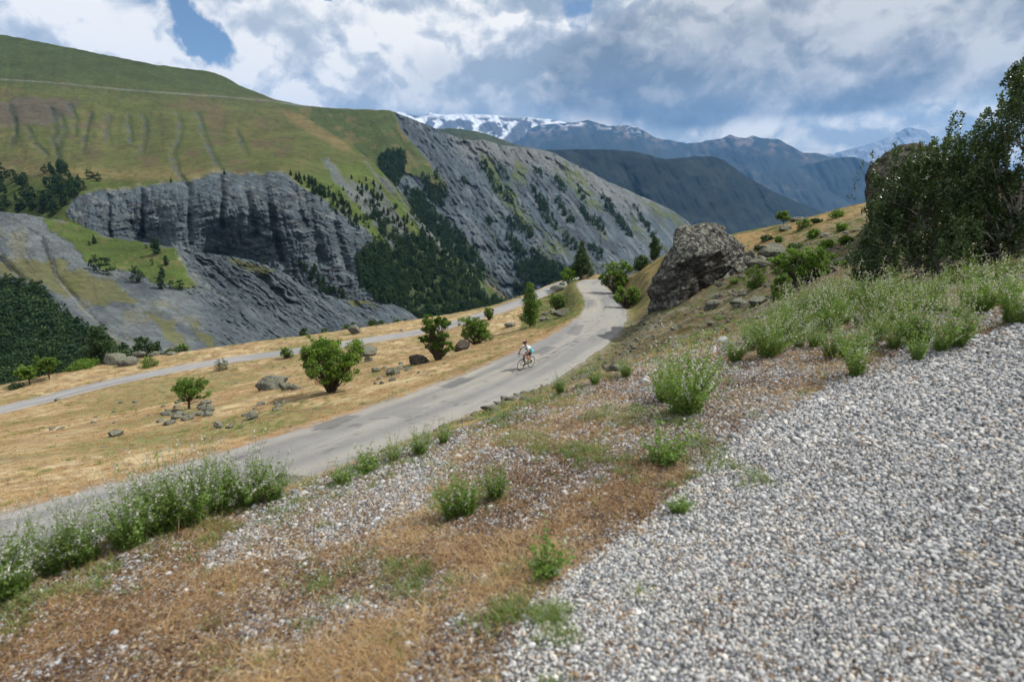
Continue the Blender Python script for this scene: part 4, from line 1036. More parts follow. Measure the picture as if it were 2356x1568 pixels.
strawc = proto_coll('straw_sources', [tuft(i, 16, .022, .035, .05, .0011, M['straw']) for i in range(3)] + [tuft(10 + i, 22, .012, .05, .055, .0013, M['straw'], 0, .8) for i in range(4)])
greenc = proto_coll('green_sources', [tuft(20 + i, 34, .045, .035, .035, .0016, M['grass']) for i in range(4)])
tallc = proto_coll('tall_sources', [tuft(30 + i, 9, .34, .05, .14, .0017, M['straw'], .4, 1) for i in range(4)])
fieldc = proto_coll('field_sources', [tuft(40 + i, 30, .10, .16, .11, .006, M['straw'], .2, .95) for i in range(5)])
fieldg = proto_coll('field_green_sources', [tuft(50 + i, 34, .13, .16, .12, .008, M['grass'], 0, .8) for i in range(4)])
def upright(n): return np.stack([RNG.uniform(-.15, .15, n), RNG.uniform(-.15, .15, n), RNG.uniform(0, 6.28, n)], 1)
def bench_scatter(name, coll, npro, n, dens_fn, s0, s1, label, tint=(0, 1)):
    a = RNG.uniform(-.95, .95, n * 5); r = 1.2 + 12 * RNG.random(n * 5) ** 1.15
    x, y = r * np.sin(a), r * np.cos(a)
    z, sd = bench_z(x, y); u, v = proj(x, y, z)
    k = in_frame(u, v, 450) & (RNG.random(len(x)) < dens_fn(u, v, x, y, sd) * np.clip(3.5 / r, .25, 1) ** .3); x, y, z = x[k][:n], y[k][:n], z[k][:n]; n = len(x)
    sc_ = RNG.uniform(s0, s1, n) * np.maximum(1, (np.hypot(x, y) / 5) ** .5)
    tn_ = np.clip((tint[0] + tint[1]) / 2 + (tint[1] - tint[0]) * (.30 * RNG.uniform(-1, 1, n) + .45 * fbm(x * 1.7, y * 1.7, seed=171, oct=3)), 0, 1)
    scatter(name, coll, npro, np.stack([x, y, z], 1), upright(n), np.repeat(sc_[:, None], 3, 1), tn_, label)
def d_straw(u, v, x, y, sd):
    gm_ = soft_poly(u, v, GRAVEL, 26, 1); st_ = soft_poly(u, v, STONY, 30, 2)
    c_ = sst(fbm(x * 1.3, y * 1.3, seed=131, oct=4), -.15, .30)
    edge_ = soft_poly(u, v, GRAVEL, 110, 12) ^ gm_
    return np.where(gm_, np.where(edge_, .18, .010), np.where(st_,   .12, .08 + .92 * c_)) * (sd < 1.2)
bench_scatter('dry_grass', strawc, 7, 19000, d_straw, .8, 1.8, 'flattened dry straw on the brown soil', (0, 1))
GP = [[(980, 1150), (1170, 1150), (1190, 1190), (1000, 1200)], [(1130, 1400), (1300, 1370), (1340, 1500), (1260, 1590), (1130, 1500)], [(1480, 1020), (1570, 1010), (1580, 1080), (1490, 1085)], [(1640, 1060), (1760, 1040), (1800, 1120), (1680, 1130)],
      [(700, 1300), (860, 1240), (1000, 1300), (900, 1400), (700, 1400)], [(1420, 1400), (1500, 1380), (1500, 1430)], [(560, 1480), (640, 1450), (650, 1500)], [(960, 1420), (1040, 1400), (1030, 1450)], [(750, 1480), (820, 1460), (830, 1520)], [(1180, 1500), (1100, 1600), (1240, 1600)]]
def d_green(u, v, x, y, sd):
    k = np.zeros(u.shape)
    k = np.maximum(k, soft_poly(u, v, GREENY, 40, 6) * .8 * sst(fbm(x * 2, y * 2, seed=135), -.3, .3))
    for i, p in enumerate(GP): k = np.maximum(k, inpoly(u + 60 * fbm(u / 45, v / 45, seed=i, oct=4), v + 50 * fbm(u / 45, v / 45, seed=i + 30, oct=4), p) * (.55 if i in (1, 2) else (.25 if i in (4,) else .3)) * sst(fbm(x * 5, y * 5, seed=136, oct=3), -.35, .25))
    k = np.maximum(k, .02 * (~inpoly(u, v, GRAVEL)))
    k = np.maximum(k, .35 * np.exp(-((sd) / .35) ** 2))
    return k * (sd < 1.0)
bench_scatter('green_grass', greenc, 4, 8000, d_green, .7, 1.7, 'short green grass and weeds in patches on the shoulder')
bench_scatter('tall_dry_grass', tallc, 4, 420, lambda u, v, x, y, sd: (.01 + .5 * np.exp(-((sd - .1) / .35) ** 2)) * (~inpoly(u, v, GRAVEL)) * (sd < 1), .4, 1.15, 'thin dry grass stalks along the edge of the drop', (.4, 1))
def litter_mesh(seed):
    r = np.random.default_rng(seed); n = 14; c = np.stack([r.uniform(-.045, .045, n), r.uniform(-.045, .045, n), r.uniform(.001, .008, n)], 1)
    a = np.stack([r.normal(size=n), r.normal(size=n), r.normal(size=n) * .25], 1); a /= np.linalg.norm(a, axis=1)[:, None]; b = np.cross(a, np.stack([r.normal(size=n) * .3, r.normal(size=n) * .3, np.ones(n)], 1)); b /= np.linalg.norm(b, axis=1)[:, None]
    L_ = r.uniform(.004, .013, n)[:, None]; w_ = r.uniform(.0012, .0042, n)[:, None]
    V = np.stack([c - a * L_, c + b * w_, c + a * L_, c - b * w_], 1)
    return mesh_np('litter', V.reshape(-1, 3), np.arange(n * 4).reshape(-1, 4), M['litter'], {'tint': np.repeat(r.random(n), 4)})
M['litter'] = leaf_mat('plant_litter', [(0, (.035, .022, .016)), (.4, (.11, .065, .04)), (.6, (.22, .14, .08)), (.8, (.36, .27, .17)), (1, (.52, .46, .36))], rough=.9, trans=.05, spec=.1, inst=True)
litc = proto_coll('litter_sources', [litter_mesh(600 + i) for i in range(5)])
bench_scatter('plant_litter', litc, 5, 25000, lambda u, v, x, y, sd: np.where(inpoly(u, v, GRAVEL), .03, np.where(inpoly(u, v, STONY) | inpoly(u, v, STONY2), .35, .9)) * (sd < 1.0), .8, 1.5, 'brown bits of dead leaves and twigs covering the soil', (0, 1))
longc = proto_coll('stalk_sources', [tuft(70 + i, 2, .03, .03, .22, .0013, M['straw'], .7, 1) for i in range(4)])
bench_scatter('dry_stalks', longc, 4, 700, lambda u, v, x, y, sd: np.where(inpoly(u, v, GRAVEL), .05, .4) * (sd < .5), .6, 1.4, 'long pale dry stalks lying on the ground', (.6, 1))
# fields
def field_scatter(name, coll, npro, n, dens_fn, s0, s1, label, tint=(0, 1)):
    a = RNG.uniform(-.80, .75, n * 4); r = 10 + 115 * RNG.random(n * 4) ** 1.0
    x, y = r * np.sin(a), r * np.cos(a); z, sd, dm, dl, onb = near_info(x, y); u, v = proj(x, y, z)
    right = (x > np.interp(y, mr_c[:, 1], mr_c[:, 0]))
    yb = np.interp(x, bx, by)
    k = in_frame(u, v) & (dm > RW / 2 + .25) & (dl > LW / 2 + .25) & (y < yb + 3) & (RNG.random(len(x)) < dens_fn(u, v, x, y, dm, dl, right, yb))
    x, y, z = x[k][:n], y[k][:n], z[k][:n]; n = len(x)
    sc_ = RNG.uniform(s0, s1, n) * (np.hypot(x, y) / 30) ** .35
    scatter(name, coll, npro, np.stack([x, y, z - .01], 1), upright(n), np.repeat(sc_[:, None], 3, 1), RNG.uniform(tint[0], tint[1], n), label)
field_scatter('field_grass', fieldc, 5, 26000, lambda u, v, x, y, dm, dl, rt, yb: np.where(rt, .5, .85) * sst(fbm(x * .5, y * .5, seed=141, oct=4), -.5, .2), .6, 1.3, 'sun bleached grass on the golden slopes', (.1, .7))
TRI = [(1195, 760), (1215, 700), (1290, 660), (1330, 640), (1350, 690), (1345, 715), (1290, 750)]
def d_fg(u, v, x, y, dm, dl, rt, yb):
    n_ = fbm(x * .3, y * .3, seed=142, oct=4)
    k = np.where(rt, .10 + .75 * sst(n_, .0, .35), .01 + .5 * sst(n_, .22, .5))
    k = np.maximum(k, .9 * inpoly(u, v, TRI)); k = np.maximum(k, .6 * np.exp(-np.maximum(yb - y, 0) / 2.5) * (u > 1100))
    k = np.maximum(k, .35 * ((dm < RW / 2 + 1.8) & rt))
    band = np.abs(v - np.interp(u, [60, 250, 450, 650, 900], [1095, 1050, 1000, 945, 890])) < 16
    k = np.maximum(k, .45 * (band & (u < 1000)) * sst(n_, -.3, .2))
    return k
field_scatter('field_weeds', fieldg, 4, 9000, d_fg, .7, 1.5, 'green weeds and low plants on the banks')

# ------------------------------------------------------------------ plants, bushes and trees
def leaf_quads(r, Cn, size, flat=.0, droop=0.0):
    """one folded leaf per centre; returns V (n,4,3)"""
    n = len(Cn); a = r.normal(size=(n, 3)); a[:, 2] = a[:, 2] * .7 - droop; a /= np.linalg.norm(a, axis=1)[:, None]
    b = np.cross(a, r.normal(size=(n, 3))); b /= np.linalg.norm(b, axis=1)[:, None] + 1e-9
    s_ = (size * r.uniform(.6, 1.3, n))[:, None]
    c = np.cross(a, b) * s_ * .15
    return np.stack([Cn - a * s_, Cn + b * s_ * .55 + c, Cn + a * s_, Cn - b * s_ * .55 + c], 1)
def crown_mesh(name, clumps, nleaf, size, mat, seed, tint_var=.22, droop=0.0, shell=.55, squash=.85):
    r = np.random.default_rng(seed); mb = MB()
    vol = np.array([c[3] ** 2 for c in clumps]); cnt = np.maximum(3, (nleaf * vol / vol.sum()).astype(int))
    allc, allt = [], []
    for (x, y, z, R), n in zip(clumps, cnt):
        dv = r.normal(size=(n, 3)); dv /= np.linalg.norm(dv, axis=1)[:, None]
        q = (shell + (1 - shell) * r.random(n)) ** 1.0 * np.where(r.random(n) < .16, r.uniform(1.1, 1.7, n), 1.0)
        bump_ = 1 + .35 * fbm(dv[:, 0] * 2 + x, dv[:, 1] * 2 + y, dv[:, 2] * 2 + z, seed=seed, oct=2)
        p = np.array([x, y, z]) + dv * (q * R * bump_)[:, None] * np.array([1, 1, squash])
        allc.append(p); allt.append(np.clip(.5 + r.normal(0, tint_var, n) + r.normal(0, .13), 0, 1))
    Cn = np.concatenate(allc); t = np.concatenate(allt)
    V = leaf_quads(r, Cn, size, droop=droop)
    F = np.arange(len(Cn) * 4).reshape(-1, 4)
    return mesh_np(name, V.reshape(-1, 3), F, mat, {'tint': np.repeat(t, 4)})
def clumps_for(kind, w_, h, seed, n=None):
    r = np.random.default_rng(seed); out = []
    if kind == 'cone':
        n = n or 46
        for i in range(n):
            t = (i + .5) / n; z = h * (.10 + .88 * t); R = w_ * .5 * (1 - t) ** .8 * (1.05 - .25 * (t < .08)); a = i * 2.4 + r.uniform(-.4, .4)
            q = R * r.uniform(.35, .85); out.append((q * math.cos(a), q * math.sin(a), z, max(.06 * w_, R * .42)))
    elif kind == 'column':
        n = n or 26
        for i in range(n):
            t = (i + .5) / n; z = h * (.08 + .9 * t); R = w_ * .5 * (math.sin(math.pi * min(.98, .18 + .8 * t)) ** .6); a = i * 2.4
            q = R * r.uniform(.2, .7); out.append((q * math.cos(a), q * math.sin(a), z, max(.12 * w_, R * .45)))
    elif kind in ('round', 'bush', 'multi', 'tree') and (n or 34) > 30:
        lo = {'round': .12, 'bush': .10, 'tree': .36, 'multi': .30}[kind]; nl = 11
        for i in range(nl):                       # a crown of separate lobes, each with its own sprays
            t = (i + .4) / nl; a = i * 2.399 + r.uniform(-.6, .6); z = lo + (1 - lo) * (.12 + .70 * t)
            prof = math.sqrt(max(.05, 1 - ((t - .35) / .72) ** 2)); q = w_ * .5 * prof * r.uniform(.35, .78); R = w_ * r.uniform(.13, .22)
            cx_, cy_, cz_ = q * math.cos(a), q * math.sin(a) * .9, h * z
            for k in range(int(9 + 40 * R / w_)):
                dv = r.normal(size=3); dv /= np.linalg.norm(dv); dv[2] = dv[2] * .8 + .15; f_ = R * r.uniform(.55, 1.12)
                out.append((cx_ + dv[0] * f_, cy_ + dv[1] * f_, min(h * .99, cz_ + dv[2] * f_ * .9), w_ * r.uniform(.035, .075)))
    else:
        n = n or 34; lo, hi = {'round': (.10, .97), 'bush': (.10, .98), 'tree': (.34, .98), 'multi': (.30, .97), 'low': (.0, .95)}[kind]
        for i in range(n):
            t = (i + .5) / n; z = lo + (hi - lo) * t
            prof = math.sqrt(max(.04, 1 - ((t - .42) / .62) ** 2))
            a = i * 2.399 + r.uniform(-.5, .5); q = w_ * .5 * prof * math.sqrt(r.uniform(.15, 1)) * .86
            lobe = 1 + .22 * math.sin(2 * a + seed) + .16 * math.sin(5 * a + 2 * seed + 7 * t); q *= lobe
            out.append((q * math.cos(a), q * math.sin(a) * .9, h * (z + .07 * math.sin(3 * a + seed)) , w_ * r.choice([.06, .09, .13, .19], p=[.25, .3, .3, .15])))
    return out
def woody(name, clumps, h, tr, seed, stems=1, mat=None, lean=(0, 0), conifer=False, fork=.35):
    r = np.random.default_rng(seed + 5); mb = MB()
    if stems == 1:
        top = np.array([lean[0] + 0, lean[1] + 0, h * (.93 if conifer else .8)])
        t = np.linspace(0, 1, 9)[:, None]; path = t * top + np.stack([.03 * h * np.sin(t[:, 0] * 5 + seed), .03 * h * np.sin(t[:, 0] * 4 + 1 + seed) , 0 * t[:, 0]], 1) * (0 if conifer else 1) * t
        path[0, 2] = -.25
        mb.tube(path, tr * (1 - .85 * t[:, 0]), 8, .5)
        for (x, y, z, R) in clumps:
            if conifer and r.random() < .5: continue
            k = np.clip(z / top[2] - (.10 if conifer else r.uniform(.12, .35)), .08, .95); b = np.array([np.interp(k, t[:, 0], path[:, j]) for j in range(3)])
            e = np.array([x, y, z]); m_ = (b + e) / 2 + r.normal(0, .03 * h, 3)
            rr = tr * (1 - .85 * k) * .45
            mb.tube([b, b + (m_ - b) * .55, m_, e], [rr, rr * .75, rr * .5, rr * .15], 5, .5)
    else:
        for i, (x, y, z, R) in enumerate(clumps):
            a = r.uniform(0, 6.28); b = np.array([.10 * math.cos(a) * stems ** .5 * .4, .10 * math.sin(a) * stems ** .5 * .4, -.15]); e = np.array([x, y, z])
            m1 = b + np.array([x * .25, y * .25, z * .38]) + r.normal(0, .02 * h, 3); m2 = b + np.array([x * .65, y * .65, z * .72]) + r.normal(0, .02 * h, 3)
            mb.tube([b, m1, m2, e], [tr, tr * .8, tr * .5, tr * .15], 5, .5)
    return mb.mesh(name, mat or M['bark'], smooth=True)
def make_plant(name, u, v, vtop, width_px, kind, label, cat, nleaf=4000, size=.07, leafm='leaf', stems=1, tr=.09, seed=1, Y=None, group=None, trunkm=None, droop=0, lean=(0, 0), nclump=None, shell=.5, loc=None):
    if loc is None:
        loc = hit(u, v) if Y is None else W(u, v, Y)
        if Y is not None: loc = (loc[0], loc[1], float(gz(np.array([loc[0]]), np.array([loc[1]]))[0]))
    f = loc[1] * CT - loc[2] * ST
    # height so that the top lands on vtop
    X_, Z_ = dirs(u, vtop); h = float(Z_ * loc[1] - loc[2]); w_ = width_px * f / FPX
    h = max(h, .15)
    cl = clumps_for(kind, w_, h, seed, nclump)
    if lean != (0, 0): cl = [(x + lean[0] * (z / h), y + lean[1] * (z / h), z, R) for x, y, z, R in cl]
    root = bpy.data.objects.new(name, None); C.objects.link(root); root.location = loc; root.rotation_euler = (0, 0, 0)
    root.empty_display_size = .2
    tag(root, label, cat, group)
    part('trunk' if stems == 1 else 'stems', woody('trunk', cl, h, tr, seed, stems, M[trunkm] if trunkm else None, lean, kind == 'cone'), root)
    part('crown', crown_mesh('crown', cl, nleaf, size, M[leafm], seed, droop=droop, shell=shell), root)
    return root, loc, h, w_
P_ = make_plant
P_('bush', 762, 902, 778, 172, 'multi', 'large bright green bush with many bare stems beside the pale flat-sided boulder', 'bush', 14000, .072, stems=9, tr=.035, seed=3, nclump=44, shell=.35)
P_('bush', 1008, 829, 712, 84, 'bush', 'tall leafy green bush between the two roads above the dark rock', 'bush', 11000, .07, stems=6, tr=.04, seed=4, nclump=46)
P_('bush', 1095, 792, 726, 84, 'bush', 'wide rounded bush just behind the tall leafy bush between the roads', 'bush', 8000, .08, stems=6, tr=.04, seed=5, nclump=40)
P_('small_tree', 1219, 753, 650, 50, 'column', 'narrow dense dark green tree standing at the edge of the green bank', 'tree', 9000, .085, 'leaf', 1, .09, seed=6)
P_('small_tree', 434, 940, 870, 92, 'tree', 'little crooked green tree growing out of a heap of grey stones', 'tree', 7500, .055, stems=1, tr=.09, seed=7, lean=(.3, 0))
P_('shrub', 661, 823, 797, 34, 'bush', 'small round shrub on the lower side of the narrow road', 'shrub', 1800, .07, stems=4, tr=.02, seed=8)
P_('shrub', 513, 851, 826, 38, 'low', 'sparse low grey green shrub at the verge of the narrow road', 'shrub', 900, .07, stems=4, tr=.02, seed=9, leafm='leaf_dark', shell=.3)
P_('shrub', 346, 842, 824, 44, 'low', 'low spreading bright shrub on the field beyond the narrow road', 'shrub', 1900, .08, stems=4, tr=.02, seed=10)
P_('shrub', 1125, 735, 704, 30, 'bush', 'small bush standing over the narrow road behind the wide rounded bush', 'shrub', 1600, .09, stems=4, tr=.02, seed=11)
P_('shrub', 1281, 712, 674, 46, 'bush', 'untidy bush on the green bank below the bend of the road', 'shrub', 3000, .1, stems=5, tr=.03, seed=12)
P_('fir_like_tree', 1337, 642, 553, 62, 'cone', 'pointed conical tree on the brow at the far bend of the road', 'tree', 9000, .13, 'leaf_dark', 1, .16, seed=13, Y=103)
P_('shrub', 1308, 648, 615, 44, 'low', 'low dark bush at the foot of the pointed conical tree', 'shrub', 2600, .13, 'leaf', 4, .04, seed=14, Y=101)
P_('bush', 1416, 676, 596, 76, 'round', 'full round green bush casting shade over the bend of the road', 'bush', 9000, .11, 'leaf', 6, .05, seed=15, Y=80)
P_('bush', 1441, 700, 655, 62, 'round', 'lower bright bush in front of the full round green bush', 'bush', 4500, .09, 'leaf', 5, .04, seed=16, Y=62)
P_('slender_tree', 1501, 650, 543, 32, 'column', 'slim pale green tree rising beside the great boulder', 'tree', 3600, .10, 'leaf_dark', 1, .10, seed=17, Y=74, shell=.3)
P_('slender_tree', 1474, 655, 588, 44, 'column', 'airy middle tree between the round bush and the slim pale tree', 'tree', 3400, .11, 'leaf_dark', 1, .10, seed=18, Y=76, shell=.3)
P_('small_tree', 1803, 518, 485, 34, 'tree', 'tiny lone tree standing on the golden hilltop', 'tree', 1100, .10, 'leaf', 1, .05, seed=19, lean=(-.25, 0))
P_('bush', 1850, 640, 572, 150, 'round', 'broad green bush between the great boulder and the birches', 'bush', 12000, .055, 'leaf', 7, .03, seed=20, Y=27, shell=.35)
P_('shrub', 1738, 650, 612, 52, 'low', 'small dull green bush among rocks right beside the great boulder', 'shrub', 2600, .05, 'leaf', 4, .02, seed=21, Y=33)
P_('shrub', 1692, 672, 652, 30, 'low', 'tiny yellow green shrub at the foot of the great boulder', 'shrub', 900, .05, 'herb', 4, .02, seed=22, Y=37)
P_('shrub', 1800, 662, 632, 50, 'low', 'dark low bush in front of the broad green bush', 'shrub', 2500, .05, 'leaf', 4, .02, seed=23, Y=25)
# bushes and trees along the brow of the field, left side
P_('bush', 69, 884, 842, 54, 'tree', 'bright little tree with a short trunk on the field edge', 'tree', 4200, .12, 'leaf', 1, .10, seed=24)
P_('small_tree', 114, 872, 820, 52, 'tree', 'slightly taller thin tree with forked trunk on the field edge', 'tree', 4200, .12, 'leaf', 1, .10, seed=25)
P_('shrub', 38, 893, 882, 30, 'low', 'very low dark shrub by the narrow road near the picture edge', 'shrub', 900, .09, 'leaf_dark', 4, .02, seed=26)
P_('broadleaf_tree', 234, 832, 750, 66, 'column', 'tall dark broadleaf tree standing alone behind the field brow', 'tree', 8500, .17, 'leaf_dark', 1, .2, seed=27, Y=88)
P_('bush', 340, 826, 770, 82, 'round', 'big dark round bush behind the block of rock on the brow', 'bush', 9000, .15, 'leaf_dark', 6, .06, seed=28, Y=93)
P_('bush', 424, 812, 783, 34, 'round', 'small green bush next to the big dark round one', 'bush', 2600, .13, 'leaf', 4, .04, seed=29, Y=94)
P_('shrub', 190, 856, 835, 66, 'low', 'low spreading bush between the brow trees and the rock', 'shrub', 3400, .12, 'leaf', 4, .04, seed=30, Y=82)
P_('shrub', 395, 816, 800, 36, 'low', 'flat dark bush squeezed between two brow bushes', 'shrub', 1800, .12, 'leaf_dark', 4, .04, seed=31, Y=92)
for k_, (u_, v_, w__) in enumerate([(700, 772, 40), (752, 765, 44), (806, 757, 48), (862, 748, 50), (915, 742, 46)]):
    P_('brow_bush', u_, v_ + 8, v_ - 14, w__, 'low', ['first low bush of the dark row below the field brow', 'second bush of the dark row below the field brow', 'middle bush of the dark row below the field brow', 'fourth bush of the dark row below the field brow', 'last bush of the dark row, nearest the scree tip'][k_], 'bush', 2200, .2, 'leaf_dark', 4, .05, seed=60 + k_, Y=104 + 3 * k_, group='dark bushes below the field brow')

# birches on the right
def birch(u, v, vtop, Y, w_px, seed, lean, label, nleaf, name='birch_tree', top_w=.6):
    loc = W(u, v, Y); loc = (loc[0], loc[1], float(gz(np.array([loc[0]]), np.array([loc[1]]))[0]))
    f = loc[1] * CT - loc[2] * ST; X_, Z_ = dirs(u, vtop); h = float(Z_ * loc[1] - loc[2]); w_ = w_px * f / FPX
    r = np.random.default_rng(seed); cl = []
    for i in range(64):
        t = (i + .5) / 64; z = h * (.12 + .86 * t); R = w_ * .5 * (1 - (1 - top_w) * t) * math.sqrt(max(.05, 1 - (max(0, t - .55) / .5) ** 2)); a = i * 2.4 + r.uniform(-.5, .5); q = R * math.sqrt(r.uniform(.1, 1))
        cl.append((q * math.cos(a) + lean[0] * t, q * math.sin(a) * .8 + lean[1] * t, z, w_ * r.choice([.035, .06, .09])))
        if r.random() < .5: cl.append((q * math.cos(a) * 1.1 + lean[0] * t, q * math.sin(a) * .8, z - .5, w_ * .05))
    root = bpy.data.objects.new(name, None); C.objects.link(root); root.location = loc; tag(root, label, 'tree')
    part('trunk', woody('trunk', cl, h, .085, seed, 1, M['birchbark'], lean), root)
    cen, tn = [], []; per_ = max(6, nleaf // (len(cl) * 7))
    for (x, y, z, R) in cl:
        tc = r.normal(.5, .12)
        for k in range(7):
            a = r.uniform(0, 6.28); q = R * math.sqrt(r.random()) * 1.5; L_ = R * r.uniform(1.0, 2.6); t = np.sort(r.random(per_)); sw = r.normal(0, .10, 2)
            p0 = np.array([x + q * math.cos(a), y + q * math.sin(a), z + R * r.uniform(-.3, 1.0)])
            P = p0 + np.stack([sw[0] * t + .12 * L_ * t * math.cos(a), sw[1] * t + .12 * L_ * t * math.sin(a), -L_ * t ** 1.2], 1) + r.normal(0, .035, (per_, 3))
            cen.append(P); tn.append(np.clip(tc + r.normal(0, .2, per_), 0, 1))
    cen = np.concatenate(cen); tn = np.concatenate(tn); k = cen[:, 2] > .15; cen, tn = cen[k], tn[k]
    V = leaf_quads(r, cen, .036, droop=.6)
    part('crown', mesh_np('crown', V.reshape(-1, 3), np.arange(len(cen) * 4).reshape(-1, 4), M['leaf_birch'], {'tint': np.repeat(tn, 4)}), root)
birch(2150, 640, 322, 15.5, 390, 101, (-.60, 0), 'low leaning birch with a pale trunk in front of the brown rock', 50000, top_w=.6)
birch(2300, 600, 80, 14.0, 400, 102, (.35, 0), 'tall dark birch reaching nearly to the top of the picture', 64000, top_w=.62)
birch(2000, 650, 560, 17.0, 110, 103, (0, 0), 'small dark birch sapling at the foot of the leaning birch', 9000)
birch(2500, 560, -40, 15.0, 330, 104, (0, 0), 'birch half outside the picture behind the tall one', 26000, top_w=.7)

# herbs: upright leafy stems with whitish flower spikes
def herb_mesh(seed, ns, h, spread, fl=.8):
    r = np.random.default_rng(seed); st_, lf, fw = MB(), [], []; ltint, ftint = [], []
    for i in range(ns):
        a = r.uniform(0, 6.28); q = spread * .35 * math.sqrt(r.random()); b = np.array([q * math.cos(a), q * math.sin(a), -.02])
        hh = h * r.choice([.5, .62, .7, .85, 1.05, 1.2], p=[.2, .25, .22, .18, .10, .05]) * r.uniform(.85, 1.1); ou = spread * r.uniform(.2, 1.25); a2 = a + r.normal(0, .5)
        t = np.linspace(0, 1, 6); path = b + np.stack([ou * t ** 1.6 * math.cos(a2), ou * t ** 1.6 * math.sin(a2), hh * t], 1)
        st_.tube(path, .0016 * (1 - .5 * t), 3, .5)
        flow = r.random() < fl * (1 if hh > .62 * h else .45); nl = 17 if h > .25 else 9; tmax = .70 if flow else .98
        tt = np.repeat(np.linspace(.10, tmax, nl), 2) + r.normal(0, .01, nl * 2)
        pc = np.stack([np.interp(tt, t, path[:, k]) for k in range(3)], 1)
        off = r.normal(size=(len(tt), 3)); off[:, 2] = np.abs(off[:, 2]) * .5; off /= np.linalg.norm(off, axis=1)[:, None]
        lf.append(pc + off * (.010 + .014 * r.random((len(tt), 1)))); ltint.append(np.clip(.25 + .45 * tt + r.normal(0, .15, len(tt)), 0, 1))
        if flow:
            nf = 12; tt = r.uniform(.70, 1.0, nf); pc = np.stack([np.interp(tt, t, path[:, k]) for k in range(3)], 1)
            fw.append(pc + r.normal(0, .0055, (nf, 3))); ftint.append(np.clip(r.normal(.5, .25, nf), 0, 1))
    L_ = np.concatenate(lf); lm_ = mesh_np('leaves', leaf_quads(r, L_, .0105).reshape(-1, 3), np.arange(len(L_) * 4).reshape(-1, 4), M['herb'], {'tint': np.repeat(np.concatenate(ltint), 4)})
    fm = None
    if fw:
        F_ = np.concatenate(fw); fm = mesh_np('blossom', leaf_quads(r, F_, .0078).reshape(-1, 3), np.arange(len(F_) * 4).reshape(-1, 4), M['flower'], {'tint': np.repeat(np.concatenate(ftint), 4)})
    return st_.mesh('stems', M['stemg']), lm_, fm
HERB = [herb_mesh(1, 80, .50, .20), herb_mesh(2, 64, .44, .18), herb_mesh(3, 95, .52, .24), herb_mesh(4, 46, .40, .13, .3), herb_mesh(5, 40, .20, .10, .1)]
def herb(u, v, k, scale, label, group=None, Y=None):
    x_, y_, z_ = W(u, v, Y) if Y else (0, 0, 0)
    if not Y:
        X_, Z_ = dirs(u, v); ys = np.geomspace(1, 30, 600); zz, sd_ = bench_z(X_ * ys, ys); below = (Z_ * ys <= zz) & (ys > 1.2); i = int(np.argmax(below)) if below.any() else int(np.argmin(np.abs(ys - 13))); x_, y_, z_ = float(X_ * ys[i]), float(ys[i]), float(zz[i])
    else: z_ = float(bench_z(np.array([x_]), np.array([y_]))[0][0])
    root = bpy.data.objects.new('flowering_herb' if k < 3 else 'leafy_herb', None); C.objects.link(root); root.location = (x_, y_, z_); root.scale = (scale,) * 3
    root.rotation_euler = (random.uniform(-.16, .16), random.uniform(-.16, .16), random.uniform(0, 6.28)); tag(root, label, 'plant', group)
    st_, lf, fm = HERB[k]; part('stems', st_, root); part('leaves', lf, root)
    if fm: part('blossom', fm, root)
    return root
LG = 'white flowering herbs along the left edge of the drop'
for i, (u, v, k, s_, lab) in enumerate([
    (-60, 1400, 2, .95, 'flowering herb cut by the picture edge, lowest of the left row'), (30, 1370, 2, .85, 'second herb of the left row, blurred and lush green'), (120, 1320, 1, .85, 'third herb of the left row above the pale stones'),
    (205, 1290, 0, .78, 'short fourth herb in the dip of the left row'), (300, 1255, 2, .92, 'herb with a yellow bloom beside it in the left row'), (380, 1225, 0, 1.0, 'tall whitish herb in the thickest part of the left row'),
    (440, 1205, 2, 1.05, 'tallest spiky herb of the left row with high white spires'), (510, 1180, 1, 1.0, 'bushy herb right of the tallest spires'), (575, 1160, 0, .92, 'next to last herb of the left row over the asphalt'), (628, 1150, 1, .78, 'last low herb of the left row before the gap')]):
    herb(u, v, k, s_, lab, LG)
EG = 'small herbs on the stony edge above the road'
for u, v, k, s_, lab in [(790, 1112, 4, .9, 'short leafy herb on the edge beside the pale stones'), (850, 1085, 4, 1.1, 'dull green herb on the edge above the grey tyre streak'), (905, 1062, 3, .55, 'thin herb on the edge under the dark asphalt patch'), (965, 1045, 0, .55, 'double spired herb on the stony edge'),
                    (1020, 1020, 3, .5, 'pale sprig at the top of the stony edge'), (1095, 975, 4, 1.0, 'grey green tuft where the edge turns brown'), (1160, 950, 3, .5, 'low herb directly below the cyclist'), (1225, 925, 4, 1.3, 'broad leafy herb on the grassy edge'), (1290, 905, 0, .5, 'sparse herb at the road curve edge'), (1370, 885, 1, .55, 'herb by the grey stone on the edge'), (1440, 868, 1, .65, 'whitish herb before the big single plant')]:
    herb(u, v, k, s_, lab, EG)
herb(1075, 1185, 3, .85, 'green leafy plant alone in the brown straw, middle of the shoulder'); herb(1040, 1195, 3, .7, 'smaller leafy plant touching the lone one on the straw'); herb(1140, 1150, 3, .7, 'thin leafy plant behind the lone one on the straw')
herb(1575, 950, 2, 1.4, 'big single flowering plant standing forward on the shoulder'); herb(1528, 925, 3, 1.25, 'flowering plant leaning out behind the big single one'); herb(1608, 905, 3, 1.4, 'slim green plant behind the big single one')
RGp = 'white flowering herbs on the right edge of the shoulder'
rr_ = np.random.default_rng(55)
POS = ['below the great boulder', 'in front of the broad green bush', 'in front of the leaning birch', 'under the tall dark birch']
seen = {}
ORD = ['first', 'second', 'third', 'fourth', 'fifth', 'sixth', 'seventh', 'eighth', 'ninth', 'tenth', 'eleventh', 'twelfth']
